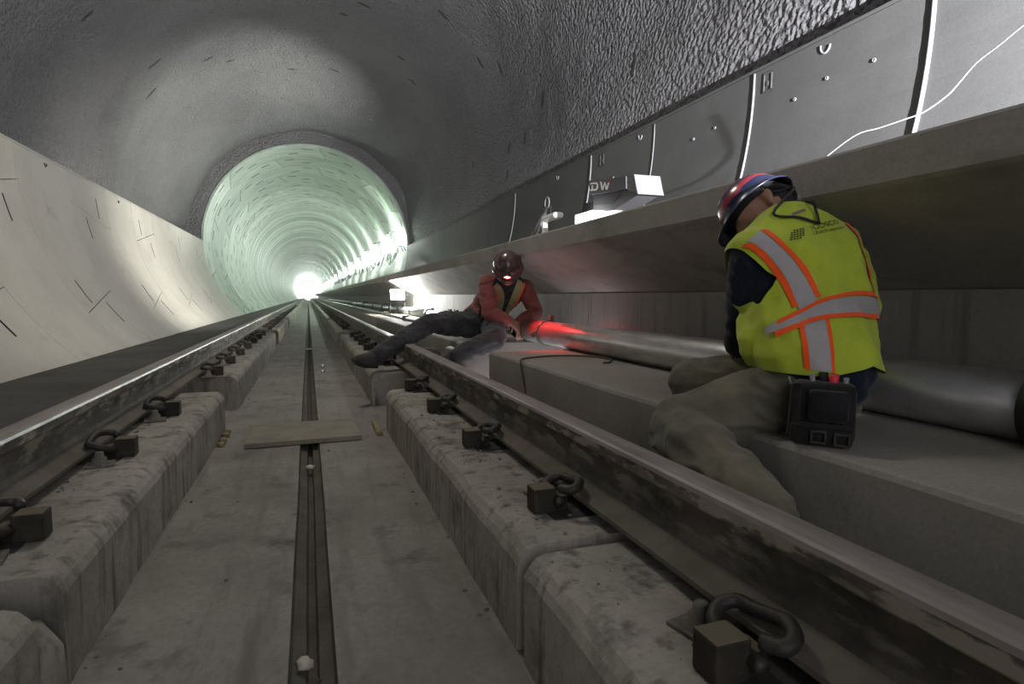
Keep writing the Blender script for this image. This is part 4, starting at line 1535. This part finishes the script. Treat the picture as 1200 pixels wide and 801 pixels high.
vest = grow('safety_vest', Hv, M_vest, P1, 0.007, 4, 0.0055, 7.0, 2.2,
            cut=[(V_((1.36, 1.3, 0.155)), (-0.05, 0.0, -1.0)), (V_((1.405, 1.46, 0.628)), (-0.05, 0.42, 0.9)), (shR + V_((0.055, 0, 0)), (0.97, 0.0, 0.22))],
            trim=[[(V_((1.36, 1.3, 0.186)), (-0.28, 0.0, -1.0)), (V_((1.36, 1.3, 0.186)), (0.22, 0.0, -1.0))], [(V_((1.205, 1.38, 0.452)), (-0.80, 0.0, -0.60)), (V_((1.24, 1.4, 0.298)), (0.40, 0.0, 1.0)), (V_((1.190, 1.33, 0.318)), (-0.85, 0.1, 0.45))]])
bmv = bmesh.new()
bmv.from_mesh(vest.data)
bvh1 = BVHTree.FromBMesh(bmv)
bmv.free()
#VESTBANDS

# flat work laid on the vest: points are (u, w) on the back, u to his right, w up, pressed onto the cloth
D0 = V_((0.56, 0.80, -0.02)).normalized()
UX = V_((D0.y, -D0.x, 0)).normalized()
WX = UX.cross(D0)
VO = V_((1.40, 1.40, 0.35))


def on_vest(u, w, off=0.003):
    o = VO + UX * u + WX * w
    h = bvh1.ray_cast(o - D0 * 1.0, D0)
    if h[0] is None:
        h = bvh1.find_nearest(o - D0 * 0.02)
    n = h[1] if h[1].dot(D0) < 0 else -h[1]
    return h[0] + n * off


def lerp_path(P, t):
    x = t * (len(P) - 1)
    i = min(int(x), len(P) - 2)
    f = x - i
    p0, p1, p2, p3 = P[max(i - 1, 0)], P[i], P[i + 1], P[min(i + 2, len(P) - 1)]
    return tuple(0.5 * (2 * b + (c - a) * f + (2 * a - 5 * b + 4 * c - d) * f * f + (3 * b - a - 3 * c + d) * f ** 3) for a, b, c, d in zip(p0, p1, p2, p3))


def ribbon(name, L, R, mat, parent, n=24, m=3, off=0.003):
    V, F = [], []
    for i in range(n + 1):
        a, b = lerp_path(L, i / n), lerp_path(R, i / n)
        for j in range(m + 1):
            f = j / m
            V.append(on_vest(a[0] + (b[0] - a[0]) * f, a[1] + (b[1] - a[1]) * f, off) - V_(P1.location))
    for i in range(n):
        for j in range(m):
            k = i * (m + 1) + j
            F.append((k, k + 1, k + m + 2, k + m + 1))
    o = mesh(name, V, F, mat, parent, True)
    return o


gDL = [(-0.1589, 0.1579), (-0.1372, 0.1474), (-0.0975, 0.1091), (-0.0574, 0.0454), (-0.0382, -0.0189), (-0.0331, -0.05)]
gDR = [(-0.1256, 0.1885), (-0.107, 0.1723), (-0.0604, 0.1252), (-0.0188, 0.0638), (0.0101, -0.0006), (0.0153, -0.0276)]
o1L = [(-0.1256, 0.1895), (-0.1067, 0.175), (-0.0603, 0.1276), (-0.0188, 0.0661), (0.0081, 0.0016)]
o1R = [(-0.1094, 0.1930), (-0.092, 0.1809), (-0.0474, 0.1321), (-0.005, 0.0733), (0.0249, 0.0019)]
o0L = [(-0.1734, 0.1425), (-0.1499, 0.1362), (-0.1077, 0.0931), (-0.0704, 0.0315), (-0.0495, -0.028)]
o0R = [(-0.161, 0.1532), (-0.135, 0.145), (-0.0974, 0.1067), (-0.0574, 0.0431), (-0.0363, -0.0212)]
gHL = [(-0.1123, -0.0783), (-0.0856, -0.0617), (-0.0498, -0.0479), (0.017, -0.0164), (0.0952, 0.0027), (0.1603, 0.0063), (0.195, 0.002), (0.225, -0.004)]
gHR = [(-0.1107, -0.0984), (-0.0866, -0.0859), (-0.0355, -0.0651), (0.0262, -0.0452), (0.1097, -0.0383), (0.1780, -0.0409), (0.200, -0.044), (0.225, -0.050)]
h1L = [(-0.0855, -0.0595), (-0.0576, -0.0436), (-0.016, -0.0233), (0.0186, -0.0051), (0.0978, 0.0165), (0.1625, 0.0205), (0.196, 0.016), (0.225, 0.010)]
h1R = [(-0.0859, -0.0706), (-0.0585, -0.0546), (-0.017, -0.0345), (0.017, -0.0164), (0.0955, 0.005), (0.1607, 0.0087), (0.195, 0.004), (0.225, -0.002)]
h0L = [(-0.0923, -0.0884), (-0.0352, -0.063), (0.0262, -0.0452), (0.1097, -0.0383), (0.178, -0.0409), (0.200, -0.044), (0.225, -0.050)]
h0R = [(-0.0909, -0.1036), (-0.0366, -0.0759), (0.0242, -0.0561), (0.1068, -0.0505), (0.1762, -0.054), (0.200, -0.057), (0.225, -0.063)]
gVL = [(-0.0274, -0.0672), (-0.0249, -0.1096), (-0.019, -0.1606), (-0.017, -0.178)]
gVR = [(0.0232, -0.0496), (0.0244, -0.105), (0.0276, -0.1643), (0.029, -0.182)]
v0L = [(-0.0399, -0.0695), (-0.0368, -0.1099), (-0.0329, -0.1567), (-0.031, -0.176)]
v1R = [(0.0319, -0.0518), (0.0333, -0.105), (0.0354, -0.1662), (0.037, -0.184)]
rL = [(0.135, 0.232), (0.158, 0.19), (0.178, 0.12), (0.190, 0.06), (0.196, 0.02)]
rR = [(0.150, 0.232), (0.172, 0.19), (0.192, 0.12), (0.204, 0.06), (0.210, 0.02)]
ribbon('reflective_band', gDL, gDR, M_band, vest, 30, 5, 0.0035)
ribbon('reflective_band', gVL, gVR, M_band, vest, 20, 5, 0.0035)
ribbon('reflective_band', gHL, gHR, M_band, vest, 36, 5, 0.0055)
for L_, R_2, of in ((o1L, o1R, .004), (o0L, o0R, .004), (gVL, v0L, .004), (gVR, v1R, .004), (h1L, h1R, .006), (h0L, h0R, .006), (rL, rR, .004)):
    ribbon('orange_trim', L_, R_2, M_orange, vest, 30, 2, of)
for v in vest.children:
    v.matrix_parent_inverse = Matrix.Translation(V_(P1.location))
M_print = plain('black_print', (0.03, 0.045, 0.01), 0.8, 0, 0.1, 40, 0)


def vest_text(name, txt, org, along, h):
    cu = bpy.data.curves.new('t', 'FONT')
    cu.body = txt
    cu.size = 1.0
    to = bpy.data.objects.new('t', cu)
    COL.objects.link(to)
    dg = bpy.context.evaluated_depsgraph_get()
    dg.update()
    me = bpy.data.meshes.new_from_object(to.evaluated_get(dg))
    bpy.data.objects.remove(to)
    w = max(v.co.x for v in me.vertices)
    a = V_((along[0], along[1], 0))
    L_ = a.length
    a.normalize()
    b = V_((-a.y, a.x, 0))
    for v in me.vertices:
        q = a * (v.co.x / w * L_) + b * (v.co.y * h)
        v.co = on_vest(org[0] + q.x, org[1] + q.y, 0.0035)
    me.name = name
    return put(name, me, M_print, vest)


vest_text('lettering', 'COSCO', (0.024, 0.1945), (0.090, 0.029), 0.0235)
vest_text('lettering', 'Fire Protection', (0.0267, 0.1795), (0.094, 0.027), 0.0155)
ribbon('divider', [(0.0160, 0.2075), (0.0178, 0.1755)], [(0.0172, 0.2078), (0.0190, 0.1758)], M_print, vest, 4, 1, 0.0035).matrix_parent_inverse = Matrix.Translation(V_(P1.location))
Vl, Fl = [], []
for i in range(5):
    for j in range(5):
        c = V_((-0.046 + 0.0082 * i + 0.0012 * j, 0.1595 + 0.0020 * i + 0.0068 * j))
        if (i, j) in ((0, 4), (4, 0)):
            continue
        b = len(Vl)
        for (du, dw) in ((-.0027, -.0024), (.0027, -.0018), (.0027, .0024), (-.0027, .0018)):
            Vl.append(on_vest(c.x + du, c.y + dw, 0.0035))
        Fl.append((b, b + 1, b + 2, b + 3))
mesh('emblem', Vl, Fl, M_print, vest)
M_lab = plain('grey_label', (0.20, 0.17, 0.12), 0.8, 0, 0.15, 60, 0)
ribbon('collar_label', [(-0.034, 0.2440), (0.006, 0.2640)], [(-0.030, 0.2360), (0.010, 0.2560)], M_lab, vest, 6, 2, 0.004).matrix_parent_inverse = Matrix.Translation(V_(P1.location))


def world_tube(name, pts, rad, mat, person, n=6):
    V, F = tube_data(pts, rad, n)
    return mesh(name, [v - V_(person.location) for v in V], F, mat, person, True)


tip = on_vest(0.0356, 0.2157, 0.007)
c1 = [headc + Rh1 @ V_((-0.080, -0.03, -0.01)), headc + Rh1 @ V_((-0.075, -0.085, -0.035)), on_vest(-0.085, 0.237, 0.012), on_vest(-0.02, 0.227, 0.009), tip, tip + V_((0.004, 0.0, 0.006)),
      on_vest(0.033, 0.255, 0.012), on_vest(0.018, 0.275, 0.02), headc + Rh1 @ V_((0.03, -0.115, -0.03))]
world_tube('spectacle_cord', spline(c1, 5), 0.0042, M_black, P1)

# tool pouch on his left hip
pc = V_((1.215, 1.125, 0.078))
Rp = frame((0.70, 0.69, 0.0), (0.03, 0.0, 1.0)).copy()
tp = empty('tool_pouch', pc)
tag(tp, 'black nylon tool pouch on the left hip of the worker in the lime vest', 'pouch')
tp.rotation_euler = Rp.to_euler()
bm = bmesh.new()
box(bm, (0, 0.0, 0.0), (0.148, 0.075, 0.150), None, 0.022)
for v in bm.verts:
    v.co.x *= 1 - 0.9 * v.co.z * (0.6 if v.co.z < 0 else 0.3)
    v.co += V_((noise.noise(v.co * 20), noise.noise(v.co * 20 + V_((5, 0, 0))), 0)) * 0.005
bm_obj('pouch_body', bm, M_pouch, tp, True)
bm = bmesh.new(); box(bm, (0.012, -0.044, 0.022), (0.088, 0.024, 0.075), None, 0.010); bm_obj('front_pocket', bm, M_pouch, tp, True)
bm = bmesh.new(); box(bm, (0.0, -0.040, -0.048), (0.135, 0.020, 0.050), None, 0.009); bm_obj('front_pocket', bm, M_pouch, tp, True)
box_obj('strap', (-0.056, -0.040, 0.015), (0.016, 0.010, 0.115), M_pouch, tp, None, 0.003)
box_obj('strap', (0.0, -0.050, -0.030), (0.13, 0.006, 0.008), M_pouch, tp, None, 0.002)
for (bx_, bz_) in ((-0.005, -0.052), (0.045, -0.054)):
    M_buck = M_clip
    bm = bmesh.new()
    for (c, s) in (((0, 0, .013), (.034, .006, .005)), ((0, 0, -.013), (.034, .006, .005)), ((.015, 0, 0), (.005, .006, .026)), ((-.015, 0, 0), (.005, .006, .026))):
        box(bm, V_(c) + V_((bx_, -0.053, bz_)), s)
    bm_obj('buckle', bm, M_buck, tp)
tube('tool_handle', [(0.02, 0.0, 0.06), (0.022, -0.006, 0.094)], 0.011, M_letr, tp, 8)
tube('tool_handle', [(-0.022, -0.004, 0.06), (-0.026, -0.008, 0.092)], 0.006, M_gasket, tp, 8)
tube('tool_handle', [(0.046, -0.004, 0.06), (0.048, -0.008, 0.088)], 0.006, M_gasket, tp, 8)
tube('tool_handle', [(0.0, 0.01, 0.06), (0.0, 0.008, 0.096)], 0.010, M_black, tp, 8)
tube('belt_clip', [(-0.080, -0.02, 0.068), (-0.076, -0.026, 0.082), (-0.072, -0.026, 0.066)], 0.004, M_gasket, tp, 6)

# ---- the worker reclining on the bench, facing the camera
P2 = empty('person', (1.45, 4.90, 0.0))
tag(P2, 'reclining worker with orange sleeves and red headlamp, one leg stretched across the rail', 'person')
a_hipR, a_hipL = V_((1.36, 4.88, 0.115)), V_((1.52, 4.86, 0.11))
a_kneeR, a_ankR, a_toeR = V_((0.945, 4.70, 0.150)), V_((0.52, 4.52, -0.075)), V_((0.38, 4.41, -0.045))
a_kneeL, a_ankL, a_toeL = V_((1.38, 4.36, 0.035)), V_((1.04, 4.30, -0.085)), V_((0.93, 4.22, -0.10))
a_belly, a_chest, a_neck = V_((1.50, 4.89, 0.29)), V_((1.575, 4.76, 0.405)), V_((1.570, 4.61, 0.490))
a_head = V_((1.497, 4.41, 0.568))
a_shR, a_shL = V_((1.405, 4.66, 0.465)), V_((1.735, 4.70, 0.432))
a_elR, a_wrR = V_((1.39, 4.57, 0.225)), V_((1.545, 4.53, 0.165))
a_elL, a_wrL = V_((1.83, 4.66, 0.225)), V_((1.655, 4.56, 0.165))
Rh2 = frame((-0.24, -0.63, -0.66), (-0.20, -0.62, 0.74))
J2 = dict(hipL=a_hipL, hipR=a_hipR, belly=a_belly, chest=a_chest, neck=a_neck, shL=a_shL, shR=a_shR)
H = body_hulls(J2, -0.014) + arm(a_shL, a_elL, a_wrL, -.012) + arm(a_shR, a_elR, a_wrR, -.012) + leg(a_hipL, a_kneeL, a_ankL, -.014) + leg(a_hipR, a_kneeR, a_ankR, -.014)
H += limb([(a_neck, .056), (a_head + Rh2 @ V_((0, -0.03, -0.05)), .052)]) + head_hulls(a_head, Rh2)
H += hand_hulls(a_wrR, (0.70, -0.15, -0.50), (0.40, -0.80, 0.45), -1, 0.55, 1.05) + hand_hulls(a_wrL, (-0.10, -0.35, -0.60), (0.1, -0.8, 0.5), 1, 0.6, 1.05)
grow('body', H, M_skin, P2, 0.006, 2)
grow('shirt', body_hulls(J2, 0.0) + arm(a_shL, a_elL, a_wrL, .010) + arm(a_shR, a_elR, a_wrR, .010), M_red, P2, 0.008, 3, 0.007, 10, 7.3, cut=[(a_neck + V_((0, -0.02, 0.03)), (0.0, -0.4, 0.9))])
ax2 = a_shL - a_shR
vest2 = grow('vest', body_hulls(J2, 0.014) + [[B(a_belly + ax2 * .2, .118), B(a_belly - ax2 * .2, .118), B(a_hipL + V_((0, .03, .05)), .11), B(a_hipR + V_((-.03, .04, .05)), .11)]], M_dkvest, P2, 0.008, 3, 0.005, 9, 3.1,
             cut=[(a_shR + V_((0.03, 0, 0)), (-0.93, 0.0, 0.25)), (a_shL - V_((0.02, 0, 0)), (0.95, 0.0, 0.25)), (a_neck + V_((0, -0.03, 0.02)), (0.0, -0.5, 0.86))])
Ht = [[B(a_hipL, .108), B(a_hipR, .108), B(a_hipL + V_((.0, .02, .06)), .10), B(a_hipR + V_((.0, .02, .06)), .10)]]
for (h, kn, an) in ((a_hipR, a_kneeR, a_ankR), (a_hipL, a_kneeL, a_ankL)):
    Ht += limb([(h, .110), (h.lerp(kn, .5), .098), (kn, .078), (kn.lerp(an, .4), .074), (an, .060)])
grow('trousers', Ht, M_grime, P2, 0.008, 2, 0.009, 8.5, 9.2)
boot('boot', a_ankR, a_toeR, P2, (0.5, -0.45, 0.75), a_ankR.lerp(a_kneeR, .2))
boot('boot', a_ankL, a_toeL, P2, (0.1, -0.75, 0.6), a_ankL.lerp(a_kneeL, .2))
# jacket tail hanging out behind the hip
grow('jacket_tail', [[B((1.40, 5.02, .26), .05), B((1.36, 5.0, .20), .05), B((1.20, 5.02, .125), .022)]], M_red, P2, 0.008, 2, 0.004, 12)
# stripes on the front of the vest
bmv = bmesh.new()
bmv.from_mesh(vest2.data)
bvh2 = BVHTree.FromBMesh(bmv)
bmv.free()


def on_front(p, off=0.004):
    d = V_((0.33, 0.94, 0)).normalized()
    h = bvh2.ray_cast(V_(p) - d, d)
    if h[0] is None:
        h = bvh2.find_nearest(V_(p))
    n = h[1] if h[1].dot(d) < 0 else -h[1]
    return h[0] + n * off


def front_band(name, path, width, mat):
    V, F = [], []
    for i, p in enumerate(path):
        q0, q1 = V_(path[max(i - 1, 0)]), V_(path[min(i + 1, len(path) - 1)])
        t = (q1 - q0).normalized()
        s = t.cross(V_((0.33, 0.94, 0)).normalized()).normalized()
        for f in (-.5, 0, .5):
            V.append(on_front(V_(p) + s * width * f) - V_(P2.location))
    for i in range(len(path) - 1):
        for j in range(2):
            k = 3 * i + j
            F.append((k, k + 1, k + 4, k + 3))
    o = mesh(name, V, F, mat, vest2, True)
    o.matrix_parent_inverse = Matrix.Translation(V_(P2.location))
    return o


pa = spline([(1.43, 4.70, 0.545), (1.45, 4.68, 0.48), (1.535, 4.72, 0.40), (1.545, 4.74, 0.31), (1.52, 4.78, 0.22)], 5)
pb = spline([(1.72, 4.72, 0.51), (1.690, 4.70, 0.44), (1.668, 4.72, 0.37), (1.64, 4.74, 0.29), (1.62, 4.78, 0.21)], 5)
front_band('reflective_band', pa, 0.055, M_olvest)
front_band('reflective_band', pb, 0.060, M_olvest)
front_band('orange_trim', [V_(p) + V_((-0.036, 0, -0.004)) for p in pa], 0.016, M_orange)
front_band('orange_trim', [V_(p) + V_((0.038, 0, -0.004)) for p in pb], 0.016, M_orange)
grow('hair', [[B(a_head + Rh2 @ V_((0, -0.034, 0.02)), .078), B(a_head + Rh2 @ V_((0, 0.0, 0.05)), .074)]], M_hair, P2, 0.006, 2, 0.001, 60)
for s in (-1, 1):
    e = a_head + Rh2 @ V_((s * 0.031, 0.077, 0.006))
    Vv, Ff = tube_data([e - Rh2 @ V_((0, .012, 0)), e + Rh2 @ V_((0, .001, 0))], [0.010, 0.005], 10)
    mesh('eye', [v - V_(P2.location) for v in Vv], Ff, M_white, P2, True)
h2 = helmet(P2, a_head, Rh2, M_dhelm, 0.96)
# headlamp strapped round the shell
M_lampred = emit('red_led', (1.0, 0.03, 0.03), 26.0)
Vb, Fb = [], []
for k, a in enumerate(frange(0, 2 * PI, 40)[:-1]):
    x, y = 0.1125 * math.cos(a), 0.1285 * math.sin(a)
    Vb += [V_((x * 1.015, y * 1.015, 0.012)), V_((x * 0.985, y * 0.985, 0.040)), V_((x * 1.00, y * 1.00, 0.042)), V_((x * 1.035, y * 1.035, 0.012))]
for k in range(40):
    m = (k + 1) % 40
    for q in range(4):
        Fb.append((4 * k + q, 4 * k + (q + 1) % 4, 4 * m + (q + 1) % 4, 4 * m + q))
mesh('lamp_strap', Vb, Fb, M_dhelm, h2)
bm = bmesh.new(); box(bm, (0, 0.146, 0.026), (0.062, 0.034, 0.042), None, 0.008); hl = bm_obj('headlamp', bm, M_black, h2)
bm = bmesh.new()
for (x, z, s) in ((0, 0.026, 0.013), (-0.019, 0.026, 0.006), (0.019, 0.026, 0.006)):
    bmesh.ops.create_circle(bm, cap_ends=True, radius=s, segments=14, matrix=Matrix.Translation((x, 0.1640, z)) @ Matrix.Rotation(PI / 2, 4, 'X'))
ld = bm_obj('lamp_lens', bm, M_lampred, hl)
lp = h2.matrix_world
org2 = V_(a_head) + Rh2 @ V_((0, 0.172, 0.062))
spot_light('headlamp_light', org2, (1.62, 4.02, 0.03), 15, (1.0, 0.03, 0.035), 84, 0.012, 0.9)
# tool in the hands
tl = empty('hand_tool', (1.635, 4.485, 0.05))
tag(tl, 'small ratchet with a bright tip held in the reclining worker\'s hands', 'tool')
tube('shaft', [(0, 0, 0.10), (0, -0.01, -0.02)], 0.008, M_clip, tl, 8)
tube('tip', [(0, -0.01, -0.02), (0, -0.012, -0.034)], 0.010, M_gasket, tl, 8)
tag(lump('torn_wrapper', (1.00, 4.24, -0.015), 0.026, M_white, 77, 0.5), 'white torn scrap by the reclining worker\'s tucked-in boot', 'scrap')
bag = lump('dusty_bag', (0.86, 4.42, -0.10), 0.10, M_boot, 81, 0.9)
tag(bag, 'grey dusty cloth bag behind the right rail between the reclining worker\'s legs', 'bag')
